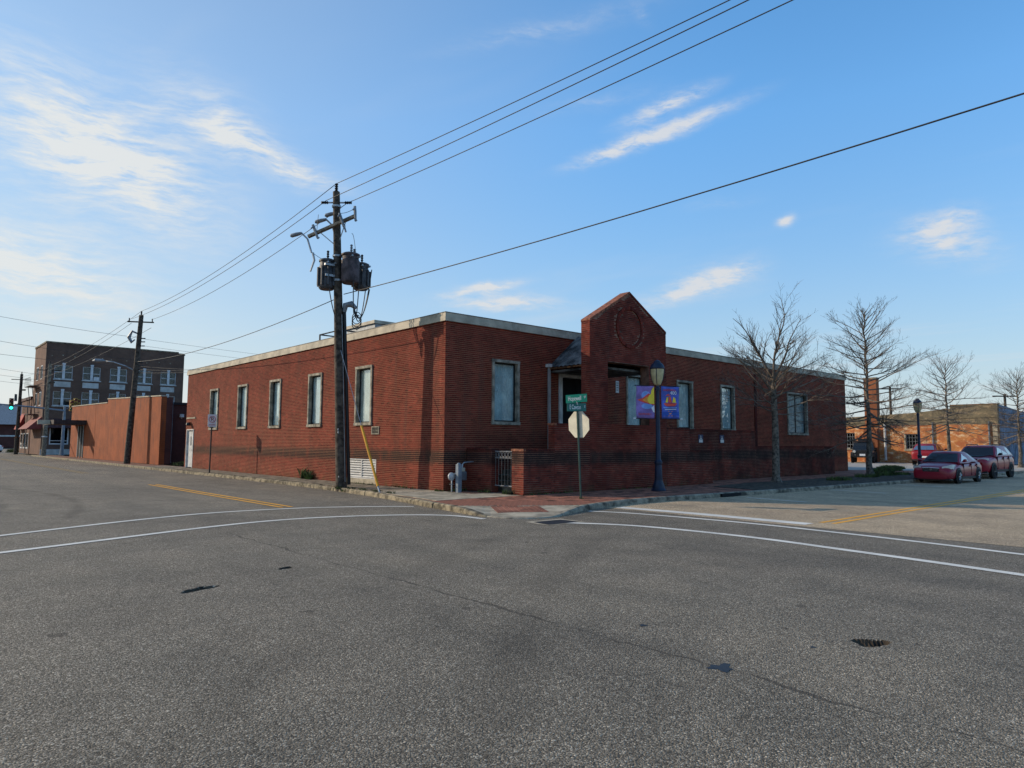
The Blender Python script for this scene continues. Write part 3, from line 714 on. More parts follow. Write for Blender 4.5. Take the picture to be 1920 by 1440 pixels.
# front terrace wall, gate, gabled porch wall
FY = -2.9
porch = MB(); caps = []; fb = []
terr = MB()
def low_wall(x0, x1, z1, d, end=True, endth=.3, right_end=False):
    (porch if d == FY else terr).box(x0+.004, x1-.004, d, d+.3, 0, z1-.07)
    if endth > .3: porch.box(x0+.004, x0+.3, d+.3, d+endth, 0, z1-.07)
    out = field('R', x0, x1, 0, z1-.07, d0=d)
    if end: out += field('L', d, d+endth, 0, z1-.07, d0=x0+.004)
    u = x0-.008
    while u < x1:
        caps.append((u+.002, u+.062, d-.014, d+.31, z1-.068, z1)); u += .066
    return out
fb += low_wall(.93, 2.3, 1.42, FY, endth=.55); fb += low_wall(2.3, 4.02, 2.26, FY); fb += low_wall(8.42, 9.92, 2.24, FY, False); fb += low_wall(9.92, 11.54, 1.35, FY, False)
fe = low_wall(8.5, 17.36, 2.26, -1.6, False)+low_wall(17.36, 26.0, 1.52, -1.6, False)
MB().box(25.7, 25.996, -1.298, -.01, 0, 1.45).build('return_wall', M_BRICKA, bld); MB().box(17.06, 17.356, -1.298, -.01, 0, 2.19).build('return_wall', M_BRICKA, bld)
# return wall from the building to the gate, facing the side street
gw = MB().box(.934, 1.234, -1.35, -.032, 0, 1.35).build('gate_wall', M_MORTAR_D, bld)
fr_ = field('L', -1.35, -.03, 0, 1.352, d0=.934)+field('R', .934, 1.234, 0, 1.352, d0=-1.35)
u = -1.36
while u < -.04: caps.append((.92, 1.25, u+.002, u+.062, 1.354, 1.422)); u += .066
# gabled wall
GX0, GX1, GA = 4.02, 8.42, 6.2; OP = (4.97, 7.33, 2.27, 4.50)
def gl(u): return 5.88+(7.14-5.88)*(1-abs(u-GA)/(GX1-GA if u > GA else GA-GX0))
f2 = lambda d0, d1: (lambda u, v, w: (u, w, v))
fR = lambda u, v, w: (u, w, v)
for P_ in ([(GX0, 0), (OP[0], 0), (OP[0], OP[3]), (GX0, OP[3])], [(OP[1], 0), (GX1, 0), (GX1, OP[3]), (OP[1], OP[3])], [(OP[0], 0), (OP[1], 0), (OP[1], OP[2]), (OP[0], OP[2])],
           [(GX0, OP[3]), (GX1, OP[3]), (GX1, 5.87), (GA, 7.13), (GX0, 5.87)]):
    porch.prism([(u if u not in (GX0, GX1) else (u+.004 if u == GX0 else u-.004), v) for u, v in P_], FY+.004, FY+.40, fR)
CC = (6.2, 5.85, .66)
inC = lambda s, z, r: math.hypot(s-CC[0], z-CC[1]) < r
gf = field('R', GX0, GX1, 0, 7.15, [(OP[0], OP[1], OP[2], OP[3])], FY+.004, .006, keep=lambda s, z: z < gl(s)-.01 and not inC(s, z-.03, CC[2]+.10))
gc = field('R', CC[0]-CC[2], CC[0]+CC[2], CC[1]-CC[2], CC[1]+CC[2], d0=FY+.004, proud=.004, keep=lambda s, z: inC(s, z-.03, CC[2]+.02))
gL = field('L', FY, FY+.4, 2.26, 5.88, d0=GX0+.004)
wp = porch.build('porch_wall', M_MORTAR_D, bld); wt_ = terr.build('terrace_wall', M_MORTAR_D, bld)
allf = fb+gf+fr_
cand = [q for q in fb+fr_+gf if q[5] < 3.2]
near, rest = nearest_split(cand, 300, None)
keepset = set(map(tuple, np.round(near, 6)))
bricks_mesh('brick_courses', [q for q in allf+gc+gL if tuple(np.round(q, 6)) not in keepset], brick_mat('brick_red_porch', algae_shade=.18), wp, .0004)
single_bricks('brick', near, M_BRICK1, wp)
bricks_mesh('brick_courses', fe, M_BRICKA, wt_, .0004)
bricks_mesh('coping', caps, M_BRICKA, wp, .0015)
rg = MB()
for k in range(44):   # ring of brick headers round the recessed roundel
    a0, a1 = 2*math.pi*(k+.06)/44, 2*math.pi*(k+.94)/44
    q = [(CC[0]+r*math.cos(a), CC[1]+r*math.sin(a)) for r, a in ((CC[2], a0), (CC[2]+.115, a0), (CC[2]+.115, a1), (CC[2], a1))]
    MB().prism(q, FY-.045, FY+.02, fR).build('brick', M_BRICK1, wp)
for sgn in (-1, 1):   # raking coping along the gable
    x0 = GX0 if sgn < 0 else GX1; n = 34
    for k in range(n):
        t0, t1 = (k+.04)/n, (k+.96)/n
        ua, ub = x0+(GA-x0)*t0, x0+(GA-x0)*t1; za, zb = 5.87+1.26*t0, 5.87+1.26*t1
        MB().prism([(ua, za-.03), (ub, zb-.03), (ub, zb+.06), (ua, za+.06)], FY-.02, FY+.415, fR).build('brick', M_CAPB if sgn < 0 else M_BRICK1, wp)
for (x, y0, y1, z) in ((.93, FY, FY+.55, 1.42), (2.3, FY, FY+.3, 2.26)):
    MB().box(x-.02, x+.085, y0-.016, y1+.016, z-.072, z+.004).build('brick', M_CAPB, wp)
# porch floor, steps, entrance
MB().box(3.6, 8.4, FY+.42, -.01, 0, 1.0).build('porch_floor', M_CONC_D, bld)
for k in range(6): MB().box(1.5+k*.35, 3.6, FY+.32, -.04, 0 if k == 0 else k*.165+.001, (k+1)*.165).build('step', M_CONC_D, bld)
ent = MB(xfR).box(5.45, 5.62, -.06, .2, 1.0, 4.3).box(7.58, 7.75, -.06, .2, 1.0, 4.3).box(5.621, 7.579, -.06, .2, 4.18, 4.3).build('entrance', M_WHITE, bld)
MB(xfR).box(5.63, 7.57, .22, .26, 1.0, 4.17).build('door_leaves', M_DARKIN, ent)
MB(xfR).box(6.57, 6.63, .1, .14, 1.0, 4.18).box(5.62, 7.58, .1, .139, 3.3, 3.38).build('door_bars', M_DARKIN, ent)
MB(xfR).box(5.4, 7.8, .5, .55, .9, 4.4).build('lobby_back', M_DARKIN, ent)
# porch roof of corrugated sheets
EX0, EX1, RX, EZ, RZZ = 4.86, 8.25, 6.5, 4.50, 5.86
for sgn, ex in ((-1, EX0), (1, EX1)):
    n = 46; mb = MB(); pr = []
    for k in range(n+1):
        y = -2.5+2.49*k/n; w = .018*math.sin(k*math.pi/2*1.0)
        pr.append(((ex, y, EZ+w), (RX, y, RZZ+w)))
    for (a, b), (c, d) in zip(pr[:-1], pr[1:]): mb.quad(a, b, d, c)
    o = mb.build('porch_roof', M_CORR, bld)
    MB().box(ex-.02, ex+.02, -2.5, -.02, EZ-.09, EZ-.03).build('eave_trim', M_RUST, o)
MB().box(EX0+.1, EX1-.1, -2.48, -.02, EZ-.2, EZ-.12).build('porch_ceiling', M_CORR, bld)
MB().path([(4.84, -.10, 4.52), (4.84, -.10, 1.25)], .062, 4).build('downspout', pmat('pale_downspout', (.36, .33, .31), .6, var=.1), bld)
MB().box(4.72, 4.9, -.2, -.02, 4.5, 4.62).build('gutter_end', M_WHITE, bld)
nt_ = MB().box(8.86, 9.06, -.03, -.01, 3.74, 4.24).build('notice_plate', M_WHITE, bld)
M_INK = pmat('ink', (.05, .05, .055), .7)
for k in range(4): MB().box(8.89, 9.03-.02*(k % 2), -.034, -.0305, 4.14-k*.1, 4.17-k*.1).build('lettering', M_INK, nt_)
for x in (12.5, 14.2):
    sg = MB().box(x, x+.34, -1.625, -1.609, 1.66, 2.02).build('wall_sign', pmat('sign_blue', (.02, .03, .09), .5), bld)
    MB().box(x+.03, x+.31, -1.629, -1.6255, 1.68, 1.81).build('lettering_band', M_WHITE, sg)
    MB().box(x+.15, x+.19, -1.629, -1.6255, 1.83, 1.98).box(x+.10, x+.24, -1.6288, -1.6256, 1.83, 1.87).build('symbol', M_WHITE, sg)
MB().box(20.2, 20.4, -.05, -.009, 0, H0).build('wall_pier', M_BRICKA, bld)
MB().path([(7.75, FY-.03, 0.05), (7.75, FY-.03, 1.55)], .05, 8).build('standpipe', M_GREYM, bld)
# iron gate between the return wall and the front wall
M_BAR = pmat('bar_metal', (.13, .13, .13), .5, .3)
gate = thing('iron_gate', 'black iron bar gate with scrolled top rail in the low brick wall', 'gate', (1.08, -1.85, 0))
MB().path([(0, .48, .22), (0, -.48, .22)], .022, 6).build('bottom_rail', M_GALV, gate)
tr_ = MB().path([(0, .48, 1.33), (0, -.48, 1.33)], .018, 6).path([(0, .48, 1.12), (0, -.48, 1.12)], .016, 6).build('top_rail', M_GREYM, gate)
for k in range(7):
    MB().path([(0, -.46+k*.153, .22), (0, -.46+k*.153, 1.33)], .010, 5).build('bar', M_BAR, gate)
for k in range(6):
    y = -.385+k*.153; MB().path([(0, y+.06*math.cos(a*.7), 1.225+.075*math.sin(a*.7)) for a in range(10)], .012, 5).build('scroll', M_BAR, gate)
# rooftop machine and hatch rail
ac = thing('rooftop_unit', 'pale metal air handler box on the flat roof behind the utility pole', 'air conditioner', (6.2, 14.6, H0))
MB().box(-1.2, 1.3, -1.5, 1.5, .2, 2.15).build('cabinet', M_GREYM, ac); MB().box(-1.3, 1.4, -1.6, 1.6, 2.15, 2.32).build('lid', M_FASCIA, ac)
MB().box(-1.215, -1.201, -1.3, .9, .5, 1.9).build('coil_grille', M_BLACK, ac); MB().box(-1.0, 1.1, -1.515, -1.501, .5, 1.95).build('coil_grille', M_BLACK, ac)
MB().box(-1.1, 1.2, -1.4, 1.4, -.04, .199).build('kerb_frame', M_GREYM, ac)
hr = thing('roof_hatch_rail', 'black guard rail standing on the flat roof edge left of the utility pole', 'guard rail', (1.6, 11.4, H0))
for (x, y) in ((0, 1.1), (0, -.9), (1.3, 1.1), (1.3, -.9)): MB().path([(x, y, -.04), (x, y, 1.12)], .04, 6).build('post', M_BLACK, hr)
for (a, b) in (((0, 1.1), (0, -.9)), ((0, 1.1), (1.3, 1.1)), ((1.3, 1.1), (1.3, -.9)), ((0, -.9), (1.3, -.9))):
    for z in (1.1, .62): MB().path([(*a, z), (*b, z)], .032, 6).build('rail', M_BLACK, hr)
# ---------------------------------------------------------------- street furniture: poles and wires
def sag(a, b, s, n=14):
    a, b = Vector(a), Vector(b); return [a.lerp(b, k/n)-Vector((0, 0, 4*s*(k/n)*(1-k/n))) for k in range(n+1)]
def wire(label, a, b, s=.4, r=.013, n=16, group=None):
    return tag(MB().path(sag(a, b, s, n), r, 5).build('power_line', M_WIRE, smooth=True), label, 'wire', group)
PB, PT = Vector((-1.73, 3.75, 0)), Vector((-2.12, 3.98, 10.75))
pole = thing('utility_pole', 'dark wooden utility pole with three transformers at the building corner', 'utility pole', PB)
def PP(z): return (PT-PB)*(z/10.75)
MB().path([PP(-.2), PP(.3), PP(5), PP(10.75)], [.20, .195, .165, .125], 14).build('shaft', M_WOOD, pole, smooth=60)
def sub(name, mb, mat, par=pole, sm=40): return mb.build(name, mat, par, smooth=sm)
for z, r in ((10.2, .155), (8.35, .16), (7.45, .165)): sub('band', MB().lathe([(r, z-.04), (r+.012, z-.035), (r+.012, z+.035), (r, z+.04)], tuple(PP(z)*Vector((1, 1, 0))) if False else (PP(z).x, PP(z).y, 0), 14), M_GALV)
def insul(c, par=pole, up=Vector((0, 0, 1)), L=.28, r=.07, mat=None):
    c = Vector(c); pts = []; rad = []
    for k in range(9):
        pts.append(c+up*(L*k/8)); rad.append(r if k % 2 else r*.5)
    return MB().path(pts, rad, 8).build('insulator', mat or M_BLACK, par)
insul(PP(10.75), L=.32)
for s in (-1, 1):
    q = PP(10.35); MB().path([q, q+Vector((.745, -.667, 0))*s*.42], .03, 6).build('bracket', M_GALV, pole)
    insul(q+Vector((.745, -.667, 0))*s*.30, up=Vector((.745*s, -.667*s, 0)), L=.26, r=.065)
# crossarm running roughly along the side street, with cutouts
ad = Vector((.60, -.80, .0)).normalized(); q = PP(9.45)+Vector((-.12, -.10, 0))
aA, aB = q-ad*1.05+Vector((0, 0, -.36)), q+ad*.75+Vector((0, 0, .30))
sub('crossarm', MB().path([aA, aB], .075, 4), M_WOODL, sm=False)
sub('brace', MB().path([PP(8.7), q-ad*.62+Vector((0, 0, -.2))], .018, 5).path([PP(8.7), q+ad*.4+Vector((0, 0, .1))], .018, 5), M_GALV)
def cutout(c, dirv, L=.5):
    c = Vector(c); d = Vector(dirv).normalized()
    o = MB().path([c, c+d*L*.4, c+d*L], [.05, .055, .04], 8).build('cutout_fuse', M_GREYM, pole)
    MB().path([c+d*.05, c+d*.05+Vector((-.10, -.05, -.12))], .03, 6).build('clip', M_GALV, o)
    MB().path([c+d*L, c+d*L+Vector((.06, .02, .05))], .03, 6).build('clip', M_GALV, o); return o
for t, tilt in ((.05, (.25, -.25, -.9)), (.62, (.2, -.25, -.9)), (.95, (.05, -.05, -.95))):
    p_ = aA.lerp(aB, t); cutout(p_+Vector((.02, -.12, .38)), tilt, .55)
# three surge arresters hung off the left-hand wire side
for c, L in (((-1.25, 1.05, 9.2), .36), ((-.55, .55, 9.75), .34), ((-.28, .32, 10.0), .32)):
    c = Vector(c)+Vector((-.05, .0, 0))
    sub('arrester', MB().path([c, c+Vector((-.13, .14, -.04)), c+Vector((-.26, .26, -.09)), c+Vector((-.3, .29, -.1))], [.05, .072, .072, .04], 10), M_GREYM)
    sub('arrester_arm', MB().path([c, c+Vector((.16, -.16, -.22)), c+Vector((.28, -.26, -.72))], .035, 6), M_GALV)
sub('open_fuse', MB().path([(-.97, .79, 8.48), (-.92, .75, 8.2), (-1.02, .84, 7.78)], [.045, .04, .03], 7), M_GALV)
M_TR = pmat('transformer_grey', (.075, .072, .075), .55, .2, var=.25, vs=4); M_TRR = pmat('transformer_rusty', (.10, .075, .078), .65, .1, var=.3, vs=4)
def transformer(off, zb, h, r, mat, fins=True):
    c = (PP(zb).x+off[0], PP(zb).y+off[1], zb)
    o = MB().lathe([(r*.82, 0), (r*.97, .05), (r, .1), (r, h*.74), (r*.9, h*.78), (r*.9, h*.9), (r*1.02, h*.91), (r*1.02, h*.96), (r*.75, h)], c, 20).build('transformer', mat, pole, smooth=35)
    if fins:
        for k in range(9):
            a = k*2*math.pi/9+.2; ca, sa = math.cos(a), math.sin(a)
            MB().path([(c[0]+ca*(r+.03), c[1]+sa*(r+.03), zb+.12), (c[0]+ca*(r+.03), c[1]+sa*(r+.03), zb+h*.70)], .045, 6).build('cooling_fin', mat, o)
    insul((c[0]-.02, c[1]-.08, zb+h*.97), o, L=.34, r=.055, mat=M_BLACK if fins else M_GALV)
    if not fins: insul((c[0]+.14, c[1]-.02, zb+h*.97), o, L=.22, r=.06, mat=M_GALV)
    for s in (-1, 1): MB().path([(c[0]+.1*s, c[1]-r*.7, zb+h*.83), (c[0]+.16*s, c[1]-r-.1, zb+h*.84)], .035, 6).build('bushing', M_GALV, o)
    return c
tA = transformer((-.30, .30), 7.12, 1.12, .29, M_TR, True)
tB = transformer((.28, -.38), 7.32, 1.12, .33, M_TRR, False)
tC = transformer((.86, -.12), 7.22, 1.0, .29, M_TR, True)
sub('mounting_bracket', MB().box(PP(7.6).x-.5, PP(7.6).x+.85, PP(7.6).y-.05, PP(7.6).y+.05, 7.55, 7.63).box(PP(8).x-.5, PP(8).x+.85, PP(8).y-.05, PP(8).y+.05, 7.95, 8.02), M_GALV, sm=False)
# riser conduit, weather head and drooping secondary leads
rx = Vector((.17, -.13, 0))
sub('riser_conduit', MB().path([PP(.1)+rx*1.25, PP(3)+rx*1.15, PP(6.35)+rx], .062, 10), M_BLACK)
sub('weather_head', MB().path([PP(6.3)+rx, PP(6.55)+rx*1.2, PP(6.6)+rx*2.2, PP(6.45)+rx*3.0], [.07, .11, .12, .06], 10), M_GREYM)
def lead(a, b, dip, r=.018): sub('lead', MB().path(sag(a, b, dip, 12), r, 6), M_WIRE)
wh = PP(6.42)+rx*2.7
for (ox, oy, oz, dp) in ((tB[0]-.05, tB[1]-.33, 7.35, .55), (tB[0]+.2, tB[1]-.3, 7.35, .72), (tC[0]+.05, tC[1]-.28, 7.25, .8), (tC[0]+.33, tC[1]-.2, 8.0, .95), (tC[0]+.2, tC[1]-.3, 7.22, .62)): lead((ox, oy, oz), wh, dp)
for k in range(3): sub('cable_loop', MB().path([wh+Vector((.12*math.cos(a*.55+k)+.1, -.12*math.cos(a*.55+k), -.32-.1*k+.22*math.sin(a*.55+k))) for a in range(12)], .016, 6), M_WIRE)
lead((tA[0]-.05, tA[1]-.3, 7.12), PP(5.95)+Vector((-.1, -.1, 0)), .18)
lead(PP(9.2)+Vector((.4, -.35, 0)), (tB[0]+.2, tB[1], 8.45), -.22, .009); lead((-1.0, .8, 8.5), PP(8.1), .1, .009); lead(PP(9.9)+Vector((-.5, .45, 0)), (-.9, .75, 9.2), .2, .009); lead(PP(9.95)+Vector((.1,-.1,0)), aB+Vector((0,0,.3)), .05, .009)
for z in (2.05, 1.95, .38): sub('reflector_tag', MB().lathe([(.045, 0), (.045, .01)], (PP(z).x-.13, PP(z).y-.12, z), 8, 'Y'), M_WHITE)
# lead-down ground wire
sub('ground_wire', MB().path([PP(.2)+Vector((.05, -.19, 0)), PP(4.4)+Vector((.06, -.175, 0)), PP(6.2)+Vector((.05, -.16, 0))], .012, 5), M_GALV)
# guy with yellow guard
gy = thing('guy_wire', 'guy wire with a yellow plastic guard anchored in the sidewalk by the pole', 'guy wire', (-2.0, .70, -.02))
gt = PP(5.15)+PB-Vector((-2.0, .70, -.02))
MB().path([(0, 0, 0), gt], .012, 5).build('strand', M_GALV, gy)
gd = gt.normalized()
MB().path([gd*.25, gd*2.55], .042, 8).build('yellow_guard', pmat('yellow_plastic', (.80, .36, .02), .5, var=.12), gy, smooth=40)
MB().path([Vector((0, 0, 0)), gd*.32], .03, 6).lathe([(.05, 0), (.05, .03)], (0, 0, 0), 8).build('anchor_rod', M_GALV, gy)
# pole 2 with street light
P2, P2T = Vector((-1.0, 36.6, 0)), Vector((-.62, 36.3, 10.7))
pole2 = thing('utility_pole', 'leaning wooden utility pole with a street light arm beside the tan wall', 'utility pole', P2)
def Q2(z): return (P2T-P2)*(z/10.7)
MB().path([Q2(-.2), Q2(3), Q2(10.7)], [.22, .2, .15], 12).build('shaft', M_WOOD, pole2, smooth=60)
MB().path([Q2(10.2)+Vector((-.95, .55, 0))*.8, Q2(10.2)+Vector((.95, -.55, 0))*.8], .06, 4).build('crossarm', M_WOOD, pole2)
insul(Q2(10.7), pole2, L=.3)
for s in (-.7, .7): insul(Q2(10.25)+Vector((.95, -.55, 0))*s, pole2, L=.22, r=.05)
MB().path([Q2(9.3), Q2(9.4)+Vector((-.45, .2, .1)), Q2(9.0)+Vector((-.6, .3, .05)), Q2(8.7)+Vector((-.42, .2, 0)), Q2(8.9)+Vector((-.25, .1, 0))], [.05, .09, .13, .11, .05], 8).build('cable_spool', M_GREYM, pole2)
for z in (9.0, 8.75, 8.45, 7.25, 7.0, 6.75, 6.5): insul(Q2(z)+Vector((.12, -.1, 0)), pole2, Vector((.75, -.66, 0)), .3, .05)
al = Vector((-.80, .60, 0))
arm = MB().path([Q2(6.6), Q2(6.95)+al*.7, Q2(7.25)+al*1.6, Q2(7.32)+al*2.3], .045, 8).build('light_arm', M_GALV, pole2, smooth=True)
MB().path([Q2(7.32)+al*2.2, Q2(7.34)+al*2.4, Q2(7.34)+al*2.85, Q2(7.3)+al*3.05], [.05, .13, .15, .05], 10).build('luminaire', M_GREYM, arm)
P3, P4 = Vector((-1.35, 69.5, 0)), Vector((-1.75, 87.2, 0))
for (pp, h, lab) in ((P3, 9.8, 'tall wooden utility pole in front of the dark three-storey building'), (P4, 9.9, 'wooden utility pole with a crossarm near the green traffic light')):
    t = thing('utility_pole', lab, 'utility pole', pp)
    MB().path([(0, 0, -.2), (.1, 0, h)], [.24, .16], 10).build('shaft', M_WOODL if pp is P3 else M_WOOD, t, smooth=60)
    MB().path([(-.9, .3, h-.7), (1.1, -.3, h-.7)], .06, 4).build('crossarm', M_WOOD, t)
    insul((.1, 0, h), t, L=.3); MB().path([(.1, -.1, h-2.0), (.55, -.35, h-2.0)], .09, 6).build('bracket', M_WOOD, t)
    MB().path([(-.25, -.05, 2.0), (-.05, -.24, 2.0), (.2, -.1, 2.0)], .07, 6).build('marker_tag', M_RUST if pp is P4 else M_WHITE, t)
# conductors: three high wires and the lower cable run along the side street over the junction
W1 = [PT+Vector((0, 0, .32)), PT+Vector((-.28, .2, -.33)), PT+Vector((.30, -.27, -.42))]
W0 = [(.60, -38, 11.75), (-.85, -38, 10.96), (-.5, -38, 10.85)]
W2 = [P2T+Vector((0, 0, .3)), P2T+Vector((-.55, .3, -.3)), P2T+Vector((.6, -.35, -.3))]
for k, (nm) in enumerate(('topmost', 'middle', 'lowest')):
    wire('%s of the three high wires from the corner pole over the junction' % nm, W1[k], W0[k], .35)
    wire('%s of the three high wires between the corner pole and the street light pole' % nm, W1[k], W2[k], .5)
wire('single lower cable from the corner pole across the blue sky', PP(6.95)+PB+Vector((.15, -.15, 0)), (-.45, -38, 8.1), .5, .016)
wire('single lower cable from the corner pole to the street light pole', PP(6.75)+PB+Vector((-.1, .15, 0)), Q2(7.3)+P2, .45, .016)
p3t, p4t = P3+Vector((.1, 0, 9.8)), P4+Vector((.1, 0, 9.9))
for k, dz in enumerate((0, -.6, -1.3)):
    wire(('upper', 'middle', 'lower')[k]+' wire from the street light pole to the next pole down the street', W2[k]+Vector((0, 0, -.0-.6*k*.5)), p3t+Vector((-.3*k, .1*k, -.2+dz)), .35)
for k in range(3): wire(('upper', 'middle', 'lower')[k]+' wire between the two farthest utility poles', p3t+Vector((.1*k, 0, -.3-.8*k)), p4t+Vector((.1*k, 0, -.3-.8*k)), .2)
for k, (za, zb) in enumerate(((9.05, 11.4), (7.4, 10.0), (6.9, 8.9))):
    wire(('upper', 'middle', 'lower')[k]+' wire crossing the street leftwards from the street light pole', Q2(za)+P2, (-17, 41+k*2, zb), .3, .011)
for k in range(3):
    wire(('upper', 'middle', 'lower')[k]+' wire crossing the pale sky left of the far poles', p3t+Vector((0, 0, -1.3-.55*k)), (-16, 62+k, 10.0-.7*k), .25, .012)
for k in range(2): wire(('upper', 'lower')[k]+' thin wire running right from the street light pole behind the corner pole', Q2(9.0-.5*k)+P2, (40, 60, 11.5-.7*k), .3, .009)
for k in range(3): wire(('upper', 'middle', 'lower')[k]+' service wire dropping from the street light pole to the brick roof', Q2(7.0-.25*k)+P2, (3.5, 22-k*1.6, 5.95), .15, .010)
# ---------------------------------------------------------------- signs
M_SIGNB = pmat('sign_back', (.74, .68, .52), .55, .0, var=.07, vs=5); M_GREENP = pmat('sign_post_green', (.035, .075, .06), .55, var=.15)
M_SIGNG = pmat('street_sign_green', (.0, .23, .15), .4, var=.06); M_SIGNG2 = pmat('street_sign_green_unlit', (.0, .13, .105), .45, var=.1); M_SIGNW = pmat('sign_white', (.82, .83, .82), .5, var=.05)  # second green is darker: the unlit blade's shade put into its colour
def frame_m(o, xd, yd, zd=None):
    xd = Vector(xd).normalized(); yd = Vector(yd).normalized(); zd = xd.cross(yd)
    return Matrix(((xd.x, yd.x, zd.x, o[0]), (xd.y, yd.y, zd.y, o[1]), (xd.z, yd.z, zd.z, o[2]), (0, 0, 0, 1)))
st = thing('stop_sign', 'bare back of an octagonal stop sign under green street name signs', 'stop sign', (1.35, -4.92, 0))
lean = Vector((-.035, .02, 1)).normalized()
MB().path([lean*-.1, lean*2.57], .034, 6).build('post', M_GREENP, st)
fx = Vector((.07, -1, 0)).normalized(); fyv = lean; fn = fx.cross(fyv)  # faces away from the camera side
oc = lean*2.16-fn*.04
pts = [(.415*math.cos(math.radians(22.5+45*k)), .415*math.sin(math.radians(22.5+45*k))) for k in range(8)]
MB().prism(pts, .0, .006, lambda u, v, w: tuple(oc+fx*u+fyv*v-fn*w)).build('octagon', M_SIGNB, st)
MB().prism([(u*.995, v*.995) for u, v in pts], .0065, .009, lambda u, v, w: tuple(oc+fx*u+fyv*v-fn*w)).build('sign_face', pmat('stop_red', (.45, .01, .015), .4), st)
def blade(zc, xd, L, h, mat, txt, suf, roll=0., pst=st, sx=.86):
    xd = Vector(xd).normalized(); up = Vector((0, 0, 1)); xd = (xd+up*roll).normalized(); up = (up-xd*up.dot(xd)).normalized(); nn = xd.cross(up)
    c = lean*zc+Vector((-.02, -.0, 0))
    o = MB().prism([(-L/2, -h/2), (L/2, -h/2), (L/2, h/2), (-L/2, h/2)], -.004, .004, lambda u, v, w: tuple(c+xd*u+up*v+nn*w)).build('street_name_blade', mat, pst)
    m = frame_m(c+nn*.0055-xd*L*.08, xd, up); text_mesh('lettering', txt, h*.80, M_SIGNW, o, m, .0008, sx=sx)
    text_mesh('lettering', suf, h*.38, M_SIGNW, o, frame_m(c+nn*.0055+xd*(L/2-.06)+up*h*.08, xd, up), .0008, sx=.7)
    return o
blade(2.93, (.40, -.92, 0), .66, .24, M_SIGNG, 'Hopewell', 'ST', .05, sx=.56)
blade(2.67, (1., .02, 0), .84, .24, M_SIGNG2, 'E Cawson', 'ST', .03, sx=.64)
MB().path([lean*2.74, lean*2.84], .03, 6).build('bracket', M_GALV, st)
npk = thing('no_parking_sign', 'small white no parking sign on a dark post by the brick wall', 'parking sign', (-1.55, 17.9, 0))
MB().path([(0, 0, -.1), (.02, 0, 2.9)], .035, 6).build('post', M_BLACK, npk)
pl_ = MB().box(-.20, .23, -.065, -.055, 2.35, 2.98).build('plate', M_SIGNW, npk)
m_ = frame_m((.015, -.068, 2.72), (1, 0, 0), (0, 0, 1)); text_mesh('lettering', 'P', .3, M_INK, pl_, m_)
M_RED = pmat('sign_red', (.5, .015, .02), .5)
MB().path([(.015+.155*math.cos(a*math.pi/12), -.069, 2.73+.155*math.sin(a*math.pi/12)) for a in range(25)], .014, 4).path([(-.09, -.0695, 2.84), (.12, -.0695, 2.62)], .014, 4).build('prohibition_ring', M_RED, pl_)
MB().box(-.14, .17, -.069, -.0655, 2.43, 2.46).build('lettering_line', M_RED, pl_)
# gas meter with its post
gm = thing('gas_meter', 'grey gas meter with round regulator behind a square guard post at the building corner', 'gas meter', (.15, -.62, 0))
M_MET = pmat('meter_grey', (.16, .18, .20), .5, .1, var=.15)
MB().box(-.075, .075, -.075, .075, -.02, .9).lathe([(.075, .9), (.06, .93), (.02, .95)], (0, 0, 0), 8).build('guard_post', pmat('post_grey', (.22, .26, .30), .55, var=.15), gm, bevel=.01)
MB().box(.12, .42, .08, .30, .36, .66).build('meter_body', M_MET, gm, bevel=.04)
MB().box(.20, .34, .10, .28, .66, .78).build('index_dial', pmat('dial_cream', (.5, .5, .4), .5), gm)
MB().lathe([(.03, -.05), (.13, -.02), (.13, .02), (.04, .05)], (-.16, .18, .50), 16, 'Y').build('regulator', pmat('regulator_white', (.55, .55, .54), .5), gm, smooth=40)
MB().path([(-.14, .18, -.02), (-.14, .18, .45), (-.05, .18, .58), (.12, .18, .62)], .025, 8).path([(.3, .18, .66), (.3, .18, .9), (.36, .18, .95), (1.0, .22, .98), (1.05, .40, .98), (1.05, .58, .98)], .022, 8).path([(-.22, .18, .25), (-.06, .18, .25)], .014, 6).build('pipework', M_GALV, gm, smooth=50)
# ---------------------------------------------------------------- lamp posts
M_LBLUE = pmat('lamp_blue', (.010, .022, .055), .45, .0, var=.2, vs=3); M_LGLOBE = pmat('lamp_globe', (.55, .47, .25), .35, var=.1, vs=6, spec=.5)
def lamp_post(label, loc, rz=0, k=1.):
    t = thing('lamp_post', label, 'lamp post', loc, rz, 'blue street lamps')
    MB().lathe([(.25, 0), (.25, .05), (.215, .09), (.215, .13), (.155, .3), (.14, .36), (.14, .42)], n=16).build('base', M_LBLUE, t, smooth=40)
    MB().lathe([(.135, .42), (.115, .9), (.135, .93), (.135, 1.0), (.095, 1.05), (.086, 1.1), (.066, 3.45), (.09, 3.46), (.09, 3.53), (.065, 3.56), (.065, 3.62)], n=16).build('shaft', M_LBLUE, t, smooth=30)
    lan = MB().lathe([(.06, 3.62), (.12, 3.66), (.14, 3.70), (.19, 3.85), (.225, 4.05), (.232, 4.2)], n=16).build('globe', M_LGLOBE, t, smooth=60)
    for a in range(4):
        ca, sa = math.cos(a*math.pi/2+.5), math.sin(a*math.pi/2+.5)
        MB().path([(ca*r, sa*r, z) for r, z in ((.125, 3.66), (.197, 3.85), (.232, 4.05), (.24, 4.2))], .013, 5).build('rib', M_LBLUE, lan)
    MB().lathe([(.245, 4.19), (.255, 4.22), (.25, 4.26), (.21, 4.34), (.16, 4.40), (.12, 4.42), (.12, 4.45), (.08, 4.49), (.02, 4.52)], n=16).build('cap', M_LBLUE, t, smooth=40)
    return t
LP1 = (5.95, -4.3, 0)
lamp_post('blue lamp post with two hanging banners in front of the gabled porch', LP1)
